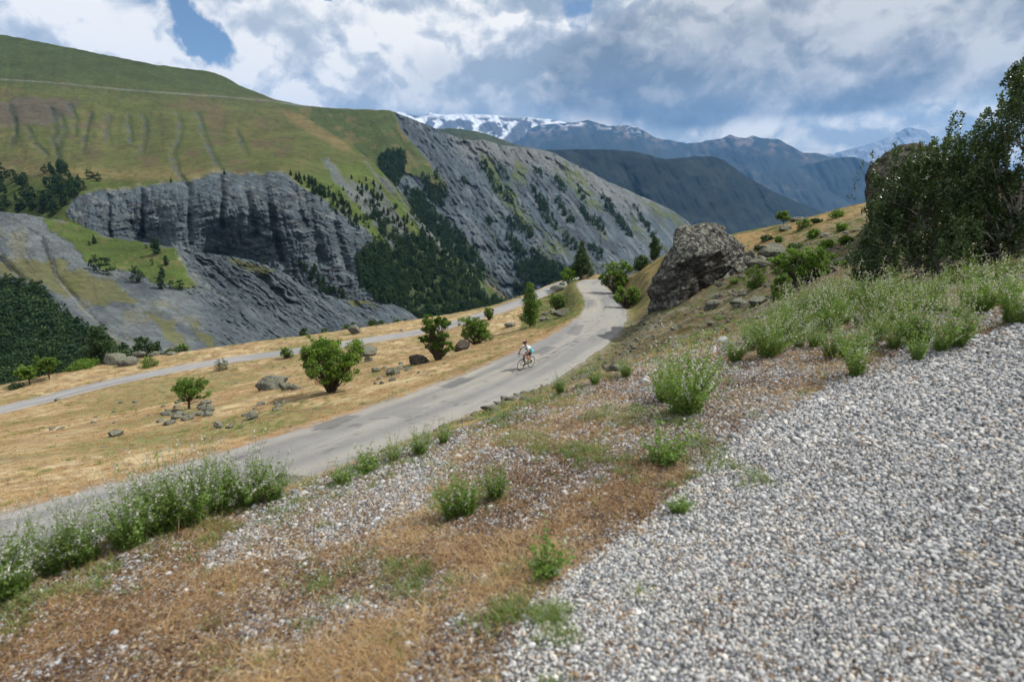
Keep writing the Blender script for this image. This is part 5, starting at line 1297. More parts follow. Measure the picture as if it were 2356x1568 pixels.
def rlabel(u, row):
    p = POS[min(3, max(0, int((u - 1680) / 175)))]; seen[(p, row)] = seen.get((p, row), 0) + 1
    return '%s %s herb %s, counted from its road side' % (ORD[seen[(p, row)] - 1], row, p)
for i, u in enumerate(np.linspace(1690, 2200, 15)):
    herb(u, float(np.interp(u, [1690, 1800, 1950, 2200], [818, 806, 800, 790])) + rr_.uniform(-16, 22), int(rr_.integers(0, 4)), rr_.uniform(.55, 1.2), rlabel(u, 'front row'), RGp)
for i, u in enumerate(np.linspace(1720, 2290, 19)):
    herb(u, float(np.interp(u, [1720, 2000, 2300], [785, 745, 705])) + rr_.uniform(-16, 16), int(rr_.integers(0, 4)), rr_.uniform(.65, 1.35), rlabel(u, 'middle row'), RGp)
for i, u in enumerate(np.linspace(1760, 2420, 21)):
    herb(u, float(np.interp(u, [1780, 2000, 2420], [745, 705, 630])) + rr_.uniform(-14, 14), int(rr_.integers(0, 4)), rr_.uniform(.8, 1.5), rlabel(u, 'back row'), RGp)
herb(1970, 865, 3, 1.1, 'stout leafy plant forward of the right herbs near the gravel'); herb(2110, 830, 3, .8, 'small leafy plant near the gravel right of the stout one'); herb(2330, 745, 1, 1.2, 'flowering plant at the picture edge beyond the gravel')
herb(1525, 1070, 4, 1.5, 'round feathery green tuft at the border of the gravel'); herb(1250, 1320, 4, 1.1, 'yellow green weed between straw and gravel'); herb(1560, 1180, 4, .7, 'small sprig rooted in the gravel')

# ------------------------------------------------------------------ rocks
def blocks(V, seed, n, amp):
    """fracture a surface into offset blocks"""
    r = np.random.default_rng(seed + 77); rad = np.linalg.norm(V, axis=1); c = V[r.integers(0, len(V), n)] * r.uniform(.8, 1.0, (n, 1))
    Vq = V + .06 * rad.mean() * fbm(V[:, 0] * 4 / rad.mean(), V[:, 1] * 4 / rad.mean(), V[:, 2] * 4 / rad.mean(), seed=seed, oct=3)[:, None]
    d2 = ((Vq[:, None] - c[None]) ** 2).sum(-1); i = np.argmin(d2, axis=1)
    o = r.uniform(-1, .45, n)[i] * amp; tl = (r.normal(0, .5, (n, 3))[i] * (V - c[i]) / rad.mean()).sum(1) * amp * 1.3
    return V * (1 + o + tl)[:, None]
def rock_mesh(seed, dims, sub=3, cuts=11, cut=.62, amp=.25, mat='rock', flat=False):
    V, F = IC[sub]; V = V.copy(); r = np.random.default_rng(seed)
    V *= 1 + amp * fbm(V[:, 0] * 1.2 + seed, V[:, 1] * 1.2, V[:, 2] * 1.2, seed=seed, oct=3)[:, None]
    for _ in range(cuts):
        nrm = r.normal(size=3); nrm /= np.linalg.norm(nrm); dd = V @ nrm; V -= np.maximum(dd - cut * r.uniform(.85, 1.15), 0)[:, None] * nrm * .95
    V += (V / (np.linalg.norm(V, axis=1)[:, None] + 1e-9)) * (.07 * ridged(V[:, 0] * 3 + seed, V[:, 1] * 3, V[:, 2] * 6, seed=seed + 3, oct=4))[:, None]
    V = blocks(V, seed, 22, .09); V = V * np.array(dims) * .5 / .82
    return mesh_np('rock', V, F, M[mat])
def rock(u, v, w_px, h_px, label, seed, name='rock', mat='rock', sub=4, Y=None, depth=.8, sink=.24, cat='rock', group=None, rz=0):
    loc = hit(u, v) if Y is None else W(u, v, Y)
    f = loc[1] * CT - loc[2] * ST; w_, h_ = .92 * w_px * f / FPX, .9 * h_px * f / FPX
    zz = float(gz(np.array([loc[0]]), np.array([loc[1]]))[0])
    o = link(name, rock_mesh(seed, (w_, w_ * depth, h_ * 1.15), sub, mat=mat), loc=(loc[0], loc[1] + w_ * depth * .3, zz + h_ * (.5 - sink)), rot=(0, 0, rz))
    tag(o, label, cat, group); return o
rock(618, 897, 84, 44, 'large pale lichen covered boulder with a dark undercut side by the big bush', 11, 'boulder', sub=5, rz=.2)
rock(655, 898, 30, 22, 'rounded yellowish stone touching the large pale boulder', 12); rock(676, 897, 26, 18, 'small stone between the pale boulder and the big bush', 13)
rock(846, 818, 48, 30, 'grey layered boulder right behind the big bush', 14, 'boulder', sub=5); rock(848, 832, 24, 14, 'small stone under the grey layered boulder', 15)
rock(962, 838, 56, 30, 'dark angular rock half sunk at the foot of the tall leafy bush', 16, 'boulder', mat='rockdark', sub=5)
rock(816, 768, 30, 20, 'round boulder above the narrow road', 17); rock(263, 838, 48, 34, 'square block of rock on the brow of the field', 18, 'boulder', sub=4); rock(284, 842, 50, 26, 'slanting slab leaning on the square block', 19)
rock(318, 822, 30, 16, 'low rock beside the brow bushes', 20); rock(352, 818, 28, 10, 'thin flat rock on the brow', 21); rock(392, 817, 22, 9, 'dark flat stone on the brow', 22)
rock(1296, 728, 54, 20, 'smooth pale slab on the green bank by the road', 23); rock(1250, 738, 22, 14, 'pale stone near the narrow dense tree', 24); rock(1176, 752, 26, 12, 'flat stone left of the narrow dense tree', 25)
rock(1288, 668, 40, 14, 'grey outcrop beside the end of the narrow road', 26); rock(902, 864, 42, 20, 'grey stone on the road side of the big bush', 27); rock(862, 856, 22, 16, 'upright stone beside the big bush', 28)
rock(260, 1004, 36, 16, 'mossy stone alone in the golden grass', 29); rock(500, 985, 24, 20, 'leaning stone below the little crooked tree', 30); rock(470, 930, 30, 14, 'stone beside the trunk of the little crooked tree', 31)
rock(577, 965, 34, 20, 'pinkish grey stone on the verge above the road', 32); rock(1062, 806, 40, 24, 'rough dark stones under the wide rounded bush', 33, mat='rockdark')
rock(1787, 598, 66, 38, 'grey green boulder on the slope behind the great boulder', 34, 'boulder', sub=5, Y=43); rock(1748, 620, 44, 36, 'tall grey stone wedged next to the great boulder', 35, Y=41); rock(1765, 640, 60, 20, 'long flat outcrop below the grey green boulder', 36, Y=38)
rock(1662, 668, 28, 14, 'rounded stone at the right foot of the great boulder', 37, Y=38); rock(1707, 662, 24, 12, 'small pale stone near the tiny yellow shrub', 38, Y=37); rock(1640, 712, 40, 30, 'pointed grey rock on the bank below the great boulder', 39); rock(1704, 700, 44, 14, 'long pale flat stone on the bank', 40)
rock(1748, 700, 50, 20, 'pale slab behind the first herbs', 41); rock(1840, 508, 30, 12, 'dark rock near the golden hilltop', 42); rock(1808, 530, 34, 16, 'rock on the golden slope under the tiny tree', 43); rock(1900, 545, 30, 12, 'dark stone on the golden slope', 44)
rock(1728, 588, 34, 44, 'blocky stone leaning on the right shoulder of the great boulder', 47, Y=43.5); rock(1738, 640, 50, 26, 'broken grey block under the shoulder of the great boulder', 48, Y=40)
for k_, (u_, v_, w__) in enumerate([(1765, 552, 34), (1790, 560, 22), (1850, 525, 40), (1880, 512, 26), (1925, 500, 36), (1870, 548, 30), (1830, 572, 44), (1935, 530, 30), (1900, 575, 40), (1750, 575, 26), (1945, 560, 30)]):
    P_('low_shrub', u_, v_, v_ - 9 - 6 * (k_ % 3), w__, 'low', 'low %s shrub on the golden slope, %s' % (['dark green', 'olive', 'dull green'][k_ % 3], ['just right of the great boulder', 'under the lone tiny tree', 'high on the crest', 'high near the birches', 'on the crest beside the birches', 'in the middle of the slope', 'lower down above the grey green boulder', 'below the crest by the birches', 'above the broad green bush', 'touching the great boulder', 'in the shade of the birches'][k_]), 'shrub', 700, .09, 'leaf' if k_ % 3 else 'leaf_dark', 4, .02, seed=200 + k_, group='low shrubs on the golden slope')
rock(1410, 878, 44, 22, 'grey lichen stone on the edge of the shoulder', 45, Y=7.0, sink=.3); rock(2335, 678, 56, 26, 'white stone at the picture edge among the herbs', 46, Y=8.5, sink=.2)
rng2 = np.random.default_rng(91)
def rocks_zone(n, pts, w0, w1, label, group, mat='rock'):
    base = [rock_mesh(500 + hash(group) % 7 * 0 + k * 3, (1, .8, .6), 3, mat=mat) for k in range(4)]
    for i in range(n):
        u, v = pts[i % len(pts)] if len(pts) >= n else pts[rng2.integers(len(pts))]
        u += rng2.normal(0, 16); v += rng2.normal(0, 7)
        x_, y_, z_ = hit(u, v); f = y_ * CT - z_ * ST; s_ = rng2.uniform(w0, w1) * f / FPX
        o = link('stone', base[i % 4], loc=(x_, y_, z_ + .10 * s_), rot=(rng2.uniform(-.2, .2), rng2.uniform(-.2, .2), rng2.uniform(0, 6.28)), scale=(s_, s_, s_))
        tag(o, label, 'stone', group)
rocks_zone(26, [(395, 950), (410, 965), (380, 975), (430, 955), (470, 945), (400, 940)], 10, 30, 'grey stone in the heap round the little crooked tree', 'stones heaped round the little crooked tree')
rocks_zone(14, [(570, 955), (610, 940), (645, 930), (540, 985)], 8, 22, 'grey stone scattered along the verge above the road', 'stones along the far verge')
rocks_zone(12, [(860, 878), (900, 868), (935, 850), (880, 850)], 8, 22, 'stone lying between the big bush and the dark angular rock', 'stones right of the big bush')
rocks_zone(16, [(1690, 690), (1720, 670), (1600, 720), (1760, 660), (1640, 745), (1740, 730)], 8, 26, 'pale stone on the bare bank below the great boulder', 'stones on the bank below the great boulder')
rocks_zone(10, [(130, 985), (230, 960), (300, 930), (360, 905), (150, 925)], 6, 16, 'small stone sticking out of the golden grass', 'stones in the golden field')
rocks_zone(8, [(1240, 720), (1260, 730), (1215, 735)], 8, 18, 'stone on the green bank above the narrow dense tree', 'stones on the green bank')
# the great boulder
def hull_rock(name, sil, Yc, thick, seed, mat, label, sub=4, amp=.16, pts=None, centre=None):
    """sil: outline in frame pixels of the widest section; gets real depth in front and behind"""
    given = pts; pts = [] if given is None else given; sil = sil or []
    cx_, cy_ = centre or (sum(p[0] for p in sil) / len(sil), sum(p[1] for p in sil) / len(sil))
    for (u, v) in sil: pts.append(W(u, v, Yc + (thick * .25 if v < cy_ else 0)))
    for s_, dy in ((.95, -thick * .26), (.74, -thick * .46), (.93, thick * .40), (.70, thick * .6)):
        for (u, v) in sil: pts.append(W(cx_ + (u - cx_) * s_, cy_ + (v - cy_) * s_ + (14 if dy < 0 else -2), Yc + dy))
    org = np.array(W(cx_, cy_, Yc)); bm = bmesh.new()
    for p in pts: bm.verts.new(Vector(np.array(p) - org))
    bmesh.ops.convex_hull(bm, input=bm.verts); bm.normal_update()
    Np = np.array([f.normal[:] for f in bm.faces]); Op = np.array([f.normal.dot(f.verts[0].co) for f in bm.faces]); bm.free()
    Dv, Fv = IC6
    q = Dv @ Np.T; rad = np.where(q > 1e-4, Op[None] / np.maximum(q, 1e-4), 1e9)
    rs = np.sort(rad, axis=1)[:, :2]; V = Dv * (rs[:, :1] - .0)
    Nn = Np[np.argmin(rad, axis=1)] * .6 + Dv * .4
    V = blocks(V, seed, 30, .11)
    dsp = amp * (ridged(V[:, 0] * .5 + V[:, 2] * .25, V[:, 1] * .5, V[:, 2] * 1.1 - V[:, 0] * .45, seed=seed, oct=6, gain=.62) + .8 * fbm(V[:, 0] * .35, V[:, 1] * .35, V[:, 2] * .35, seed=seed + 4, oct=4)) * 2
    V = V + Nn * (dsp - amp * .9)[:, None]
    o = link(name, mesh_np(name, V, Fv, M[mat]), loc=org); tag(o, label, 'boulder'); return o
GB = [(1500, 716, 41), (1497, 668, 41.5), (1528, 592, 42), (1566, 524, 42.5), (1586, 520, 42.8), (1612, 512, 43.2), (1645, 515, 43.6), (1700, 543, 44.5), (1722, 562, 45), (1728, 602, 45), (1700, 655, 42), (1600, 712, 39.6),
      (1612, 585, 39.6), (1660, 575, 40.6), (1556, 705, 39.0), (1540, 620, 40.0), (1520, 700, 47), (1556, 540, 47.5), (1640, 522, 48), (1708, 556, 49), (1705, 680, 48)]
hull_rock('great_boulder', None, 43.5, 7.0, 5, 'boulder', 'great dark boulder leaning over the bend of the road', amp=.17, pts=[W(*q) for q in GB], centre=(1615, 620))
hull_rock('boulder', None, 43.0, 3.0, 15, 'boulder', 'lower blocky boulder joined to the right flank of the great one', amp=.12, pts=[W(*q) for q in [(1640, 690, 40), (1660, 640, 40), (1700, 590, 42), (1738, 585, 43), (1748, 610, 43), (1742, 650, 41), (1700, 672, 39.5), (1690, 600, 44.5), (1745, 640, 45), (1660, 680, 44)]], centre=(1700, 635))
hull_rock('brown_rock', [(1996, 440), (2004, 400), (2014, 378), (2040, 352), (2070, 338), (2110, 336), (2150, 340), (2200, 352), (2260, 370), (2300, 420), (2300, 540), (2100, 560), (2010, 520), (1999, 470)],
          31, 5.0, 8, 'rockdark', 'dark brown crag standing behind the birches', sub=8, amp=.16)

# tiny white marker at the far end of the road
mk = bmesh.new(); bmesh.ops.create_cone(mk, cap_ends=True, segments=12, radius1=.22, radius2=.18, depth=.55); 
for v_ in mk.verts:
    v_.co.z += .2
    if v_.co.z > .4: v_.co.x *= .9
bmesh.ops.bevel(mk, geom=[e for e in mk.edges if min(v_.co.z for v_ in e.verts) > .4], offset=.08, segments=3, affect='EDGES')
xx, yy, zz = W(1384, 637, 99)
o = link('marker_stone', bm_mesh('marker_stone', mk, plain_mat('white_paint', (.75, .75, .73), .6)), loc=(xx, yy, float(gz(np.array([xx]), np.array([yy]))[0]))); tag(o, 'tiny white marker stone at the far end of the bend', 'marker')

# ------------------------------------------------------------------ trees on the far slopes
def far_tree(kind, seed, mat, w_=.55, nleaf=620, n=None):
    cl = clumps_for(kind, w_, 1.0, seed, n)
    a = crown_mesh('tree', cl, nleaf, .055, M[mat], seed, shell=.5)
    return a
def join_trunk(me, mat):          # crown plus a trunk in one small mesh
    bm = bmesh.new(); bm.from_mesh(me); 
    r_ = bmesh.ops.create_cone(bm, cap_ends=False, segments=5, radius1=.03, radius2=.008, depth=.7)
    vs = set(r_['verts'])
    for v_ in vs: v_.co.z += .28
    for f_ in bm.faces:
        if f_.verts[0] in vs: f_.material_index = 1
    me2 = bpy.data.meshes.new('tree'); bm.to_mesh(me2); bm.free(); me2.materials.append(M[mat]); me2.materials.append(M['bark']); return me2
FT = [join_trunk(far_tree('cone', 1, 'conifer', .42), 'conifer'), join_trunk(far_tree('cone', 2, 'conifer', .5), 'conifer'), join_trunk(far_tree('cone', 3, 'conifer', .46), 'conifer'),
      join_trunk(far_tree('round', 4, 'conifer', .75, n=20), 'conifer'), join_trunk(far_tree('round', 5, 'conifer', .85, n=20), 'conifer'), join_trunk(far_tree('column', 6, 'conifer', .55), 'conifer')]
fsrc = [far_tree('cone', 11, 'conifer_i', .45, 320), far_tree('cone', 12, 'conifer_i', .5, 320), far_tree('column', 13, 'conifer_i', .6, 320), far_tree('round', 14, 'conifer_i', .85, 340, 18), far_tree('round', 15, 'conifer_i', .9, 340, 18)]
forc = proto_coll('forest_sources', fsrc)
def on_sheet(sheet, u, v): return SHEETS[sheet].pos(np.asarray(u, float), np.asarray(v, float))
def one_tree(sheet, u, v, px, kind, label, group, cat='tree', name='slope_tree'):
    p = on_sheet(sheet, np.array([u]), np.array([v]))[0]; f = p[1] * CT - p[2] * ST; h = px * f / FPX
    k = {'c': (0, 1, 2), 'r': (3, 4), 'm': (5,)}[kind]; k = k[int(rng2.integers(len(k)))]
    o = link(name, FT[k], loc=(p[0], p[1], p[2] - .04 * h), rot=(0, 0, rng2.uniform(0, 6.28)), scale=(h * rng2.uniform(.9, 1.2), h * rng2.uniform(.9, 1.2), h))
    tag(o, label, cat, group); return o
def zone_trees(sheet, poly, n, px0, px1, kind, label, group, cl=None, name='slope_tree'):
    us = [p[0] for p in poly]; vs = [p[1] for p in poly]; c = 0; tries = 0
    while c < n and tries < n * 60:
        tries += 1; u = rng2.uniform(min(us), max(us)); v = rng2.uniform(min(vs), max(vs))
        if not bool(inpoly(np.array([u]), np.array([v]), poly)[0]): continue
        if cl is not None and float(fbm(np.array([u / cl]), np.array([v / cl]), seed=int(n))[0]) < 0: continue
        if v < SHEETS[sheet].vtop(np.array([u]))[0] + 3: continue
        one_tree(sheet, u, v, rng2.uniform(px0, px1), kind[int(rng2.integers(len(kind)))], label, group, name=name); c += 1
# single trees one can point at
for u, v, px, k, lab in [(227, 417, 20, 'r', 'round tree alone above the cliff'), (207, 412, 22, 'r', 'tree just left of the round one above the cliff'), (517, 402, 14, 'c', 'single fir on the highest lip of the cliff'), (394, 420, 12, 'c', 'single small fir on the cliff lip, left of the highest'), (165, 425, 12, 'r', 'small bush tree between the grove and the cliff')]:
    one_tree('mountainside', u, v, px, k, lab, None)
for u, v, px, k, lab in [(218, 560, 22, 'c', 'upright tree alone on the green spur back'), (361, 585, 40, 'm', 'tall tree standing on the tip of the green spur'), (383, 610, 24, 'm', 'bushy tree right below the tall spur tree'), (375, 640, 28, 'm', 'leafy tree on the lower spur meadow'), (223, 622, 36, 'r', 'dark round tree in the gully under the spur meadow'), (246, 632, 40, 'r', 'right one of the dark pair in the gully under the spur'),
                         (314, 650, 38, 'r', 'broad dark tree at the spur edge'), (372, 665, 36, 'm', 'tree beside the broad dark tree on the spur edge'), (416, 668, 24, 'r', 'last tree on the corner of the spur meadow'), (396, 665, 20, 'r', 'second to last tree of the spur meadow'), (337, 572, 10, 'r', 'tiny bush high on the spur'), (350, 610, 14, 'r', 'little bush below the tall spur tree'), (206, 565, 10, 'r', 'tiny bush left of the upright spur tree'),
                         (610, 601, 15, 'c', 'single dark fir on the crest of the grey spur'), (778, 684, 12, 'c', 'small fir near the grey spur tip')]:
    one_tree('eroded_spur', u, v, px, k, lab, None)
zone_trees('eroded_spur', [(440, 572), (550, 588), (550, 594), (440, 580)], 16, 12, 20, 'cr', 'dark tree in the row along the grey spur crest', 'row of trees on the grey spur crest')
zone_trees('mountainside', [(100, 385), (135, 375), (170, 410), (200, 435), (150, 480), (115, 500), (95, 470), (105, 420)], 46, 18, 34, 'rm', 'dark broadleaf tree in the grove above the spur', 'grove of broadleaf trees left of the cliff')
zone_trees('mountainside', [(-40, 400), (65, 410), (60, 445), (100, 480), (100, 495), (-40, 488)], 50, 16, 30, 'rm', 'dark tree in the wood at the left picture edge', 'wood at the left picture edge')
zone_trees('mountainside', [(665, 400), (720, 420), (800, 470), (840, 520), (810, 510), (760, 470), (700, 440)], 40, 12, 24, 'cm', 'fir on the rim right of the cliff', 'firs on the right rim of the cliff')
zone_trees('mountainside', [(800, 400), (880, 430), (950, 500), (1010, 570), (960, 560), (900, 510), (830, 450)], 50, 9, 18, 'cm', 'small tree dotted over the green spur slope', 'trees dotted on the green spur slope')
zone_trees('mountainside', [(690, 610), (720, 620), (800, 690), (800, 710), (700, 660)], 22, 14, 26, 'cm', 'tree in the grey ravine under the cliff', 'trees in the ravine under the cliff')
zone_trees('eroded_spur', [(-40, 660), (60, 660), (110, 690), (100, 715), (-40, 720)], 26, 26, 44, 'r', 'grey green tree on the wooded ledge at the left edge', 'trees on the wooded ledge')
def place_labels():
    gr = {}
    for o in C.objects:
        if o.name.split('.')[0] in ('slope_tree', 'stone') and o.get('group'): gr.setdefault(o['group'], []).append(o)
    for g_, L_ in gr.items():
        if len(L_) > 30: continue
        L_.sort(key=lambda o: float(proj(o.location.x, o.location.y, o.location.z)[0]))
        for i, o in enumerate(L_):
            n_ = i + 1; sfx = 'th' if 10 < n_ % 100 < 14 else {1: 'st', 2: 'nd', 3: 'rd'}.get(n_ % 10, 'th')
            o['label'] = (o['label'] + ', leftmost of them') if i == 0 else ((o['label'] + ', rightmost of them') if i == len(L_) - 1 else '%s, %d%s from the left' % (o['label'], n_, sfx))
place_labels()
# the rest of the woods as one mass
PS, SS, TT = [], [], []
def wood(sheet, poly, n, px0, px1, jit=8, dense=0.0, cl=14):
    us = [p[0] for p in poly]; vs = [p[1] for p in poly]
    u = RNG.uniform(min(us), max(us), n * 4); v = RNG.uniform(min(vs), max(vs), n * 4)
    k = inpoly(u + jit * fbm(u / 12, v / 12, seed=3), v + jit * fbm(u / 12, v / 12, seed=4), poly) & (v > SHEETS[sheet].vtop(u) + 2)
    if dense is not None: k &= fbm(u / cl, v / cl, seed=6, oct=3) > dense
    u, v = u[k][:n], v[k][:n]; p = on_sheet(sheet, u, v); f = p[:, 1] * CT - p[:, 2] * ST
    h = RNG.uniform(px0, px1, len(u)) * f / FPX; p[:, 2] -= .05 * h
    PS.append(p); SS.append(np.stack([h * RNG.uniform(.9, 1.3, len(u)), h * RNG.uniform(.9, 1.3, len(u)), h], 1)); TT.append(np.clip(RNG.normal(.52, .33, len(u)), 0, 1))
wood('mountainside', WOODS[0], 1150, 10, 22, dense=-.22, cl=8)
wood('mountainside', [(940, 440), (985, 480), (1050, 560), (1110, 640), (1090, 670), (1040, 600), (990, 540), (945, 500)], 330, 8, 17, dense=-.25, cl=8)
wood('mountainside', [(820, 600), (880, 590), (905, 640), (915, 700), (870, 695), (830, 650)], 260, 12, 22, dense=-.4)
wood('mountainside', [(860, 480), (930, 540), (960, 580), (900, 560), (850, 520)], 150, 8, 16, dense=-.1)
wood('mountainside', [(1150, 700), (1240, 735), (1240, 780), (900, 780), (900, 720)], 500, 12, 20, dense=None)
wood('mountainside', [(690, 425), (800, 430), (900, 490), (1000, 590), (1090, 670), (920, 610), (850, 545), (770, 490)], 420, 6, 15, dense=.02, cl=9)
wood('mountainside', [(860, 560), (905, 600), (960, 700), (900, 700), (850, 620)], 200, 10, 20, dense=-.3)
wood('scree_mountain', [(870, 365), (900, 345), (935, 355), (930, 400), (915, 430), (890, 410), (870, 390)], 420, 6, 12, dense=None)
wood('scree_mountain', WOODS[1], 560, 8, 16, dense=-.2, cl=9)
wood('scree_mountain', [(970, 405), (1000, 395), (1030, 440), (1030, 480), (990, 470), (975, 440)], 160, 8, 15, dense=-.2)
wood('scree_mountain', [(925, 430), (960, 430), (1000, 500), (1060, 560), (1110, 640), (1100, 660), (1030, 590), (960, 500)], 640, 8, 16, dense=-.2, cl=9)
for cx_, cy_, rx_, ry_, n_ in [(1115, 385, 10, 24, 26), (1135, 425, 8, 22, 22), (1165, 452, 9, 24, 26), (1125, 510, 9, 8, 12), (1195, 520, 10, 22, 30), (1218, 535, 9, 26, 32), (1180, 520, 8, 18, 20), (1245, 470, 12, 22, 36), (1262, 500, 14, 36, 54), (1290, 430, 9, 24, 26), (1300, 490, 12, 34, 50),
                               (1340, 450, 7, 20, 18), (1350, 500, 9, 30, 34), (1395, 470, 8, 24, 24), (1418, 500, 9, 34, 44), (1380, 520, 10, 26, 34), (1440, 530, 8, 26, 30), (1200, 590, 16, 34, 70), (1240, 600, 14, 30, 50), (1310, 560, 14, 20, 36), (1370, 580, 14, 22, 36), (1180, 560, 10, 26, 34), (1470, 500, 8, 30, 26), (1500, 540, 10, 26, 26), (1160, 400, 6, 20, 14), (1240, 400, 8, 12, 12), (1070, 420, 8, 10, 10), (1230, 440, 8, 14, 12)]:
    poly_ = [(cx_ + rx_ * math.cos(a) + ry_ * .55 * math.sin(a), cy_ + ry_ * math.sin(a)) for a in np.linspace(0, 6.28, 10)[:-1]]
    wood('scree_mountain', poly_, n_, 7, 14, 4, None)
wood('scree_mountain', [(1180, 610), (1250, 600), (1330, 625), (1330, 660), (1260, 660), (1200, 650)], 500, 8, 14, dense=-.4)
wood('scree_mountain', [(1180, 650), (1400, 640), (1400, 700), (1180, 740)], 400, 8, 14, dense=-.2)
wood('eroded_spur', [(-120, 700), (60, 700), (120, 725), (200, 768), (280, 815), (330, 870), (330, 930), (-120, 960)], 950, 26, 52, dense=None)
wood('eroded_spur', [(330, 835), (450, 822), (640, 800), (800, 770), (960, 745), (1000, 780), (640, 850), (330, 900)], 330, 10, 22, dense=None)
PS = np.concatenate(PS); SS = np.concatenate(SS); TT = np.concatenate(TT); n = len(PS)
scatter('forest', forc, 5, PS, np.stack([np.zeros(n), np.zeros(n), RNG.uniform(0, 6.28, n)], 1), SS, TT, 'dense dark forest covering the far valley slopes')

# ------------------------------------------------------------------ cyclist
def chain_mesh(name, verts, edges, radii, mat, root=0, sub=1):
    me = bpy.data.meshes.new(name); me.from_pydata([Vector(v) for v in verts], edges, []); me.update()
    o = bpy.data.objects.new(name, me); C.objects.link(o)
    sk = o.modifiers.new('skin', 'SKIN'); sk.use_smooth_shade = True
    for i, r_ in enumerate(radii):
        d_ = me.skin_vertices[0].data[i]; d_.radius = (r_, r_) if not hasattr(r_, '__len__') else r_; d_.use_root = (i == root)
    ss_ = o.modifiers.new('sub', 'SUBSURF'); ss_.levels = sub; ss_.render_levels = sub
    dg = bpy.context.evaluated_depsgraph_get(); m2 = bpy.data.meshes.new_from_object(o.evaluated_get(dg))
    bpy.data.objects.remove(o); m2.materials.clear(); m2.materials.append(mat)
    m2.polygons.foreach_set('use_smooth', np.ones(len(m2.polygons), bool)); m2.name = name; return m2
def tor(mb, c, R, r_, ax='y', n=40, m_=6, a0=0, a1=2 * math.pi):
    a = np.linspace(a0, a1, n + 1); mb.tube(np.stack([c[0] + R * np.cos(a), np.full(n + 1, c[1]), c[2] + R * np.sin(a)], 1), r_, m_)
MT = {'black': plain_mat('black_rubber', (.012, .012, .013), .6), 'frame': plain_mat('black_frame_paint', (.02, .02, .022), .25, .6), 'metal': plain_mat('steel', (.35, .36, .37), .3, .5, .8), 'rimm': plain_mat('dark_rim', (.05, .05, .055), .35, .5, .5),
      'skin': plain_mat('skin', (.42, .21, .14), .5), 'jersey': plain_mat('white_jersey', (.62, .72, .80), .8), 'teal': plain_mat('turquoise_cloth', (.16, .55, .60), .8), 'shorts': plain_mat('black_shorts', (.02, .018, .022), .7),
      'helmet': plain_mat('black_helmet', (.02, .018, .02), .3, .6), 'red': plain_mat('red_trim', (.45, .05, .08), .5), 'white': plain_mat('white_trim', (.8, .8, .8), .5), 'yellow': plain_mat('yellow_bottle', (.55, .42, .02), .4), 'shoe': plain_mat('black_shoe', (.015, .015, .018), .4), 'hair': plain_mat('dark_hair', (.03, .02, .015), .8)}
# local frame: +x is the riding direction, z up, rear wheel at x = 0, front at x = 1
bpos = hit(1219, 849); fpos = hit(1198, 857)
hx, hy = -.60, -.80; nn = math.hypot(hx, hy); hx /= nn; hy /= nn
cx0, cy0 = bpos[0] + .05, bpos[1] + .05
cz0 = float(np.interp(pdist(np.array([cx0]), np.array([cy0]), mr_c2)[1][0], mr_s, mr_z)) + .035
heading = math.atan2(hy, hx)
roadpitch = -.07
bike = bpy.data.objects.new('road_bicycle', None); C.objects.link(bike); bike.location = (cx0, cy0, cz0); bike.rotation_euler = (math.radians(-4), roadpitch, heading)
tag(bike, 'black road bicycle with drop handlebar ridden down the asphalt', 'bicycle')
RWH = .335
def wheel(x):
    f_ = MB(); tor(f_, (x, 0, RWH), RWH - .013, .013, n=44); me = f_.mesh('tyre', MT['black'], True); w_ = part('wheel', me, bike)
    f_ = MB(); tor(f_, (x, 0, RWH), RWH - .034, .011, n=44); part('rim', f_.mesh('rim', MT['rimm'], True), w_)
    f_ = MB()
    for i in range(20):
        a = i / 20 * 6.283; sy = .025 * (1 if i % 2 else -1)
        f_.tube([(x + .02 * math.cos(a + .4), sy, RWH + .02 * math.sin(a + .4)), (x + (RWH - .04) * math.cos(a), 0, RWH + (RWH - .04) * math.sin(a))], .0012, 4)
    f_.tube([(x, -.05, RWH), (x, .05, RWH)], .018, 8); part('spokes', f_.mesh('spokes', MT['metal'], True), w_)
wheel(0); wheel(.99)
bb = (.42, 0, .275); st_ = (.26, 0, .80); ht = (.83, 0, .80); hb = (.86, 0, .66)
f_ = MB()
for a, b, r_ in ((bb, st_, .016), (bb, hb, .022), ((.27, 0, .76), ht, .017), (ht, hb, .02)): f_.tube([a, b], r_, 8)
for s_ in (-1, 1): f_.tube([(bb[0], s_ * .03, bb[2]), (0, s_ * .06, RWH)], .011, 6); f_.tube([(.28, s_ * .015, .74), (0, s_ * .06, RWH)], .009, 6)
part('frame', f_.mesh('frame', MT['frame'], True), bike)
f_ = MB()
for s_ in (-1, 1): f_.tube([(.87, s_ * .035, .64), (.91, s_ * .045, .5), (.99, s_ * .045, RWH)], .012, 6)
part('fork', f_.mesh('fork', MT['frame'], True), bike)
f_ = MB(); f_.tube([ht, (.82, 0, .86), (.90, 0, .90)], .014, 6); f_.tube([(.90, -.20, .90), (.90, .20, .90)], .013, 6)
for s_ in (-1, 1): f_.tube([(.90, s_ * .20, .90), (.97, s_ * .21, .895), (1.01, s_ * .21, .86), (1.0, s_ * .215, .80), (.93, s_ * .22, .77), (.86, s_ * .22, .77)], .0135, 7); f_.tube([(.98, s_ * .21, .89), (1.02, s_ * .21, .95)], .018, 6)
part('handlebar', f_.mesh('handlebar', MT['black'], True), bike)
sdl = chain_mesh('saddle', [(.12, 0, .925), (.2, 0, .935), (.3, 0, .93), (.40, 0, .92)], [(0, 1), (1, 2), (2, 3)], [(.06, .02), (.065, .02), (.035, .02), (.018, .015)], MT['black']); sa = part('saddle', sdl, bike)
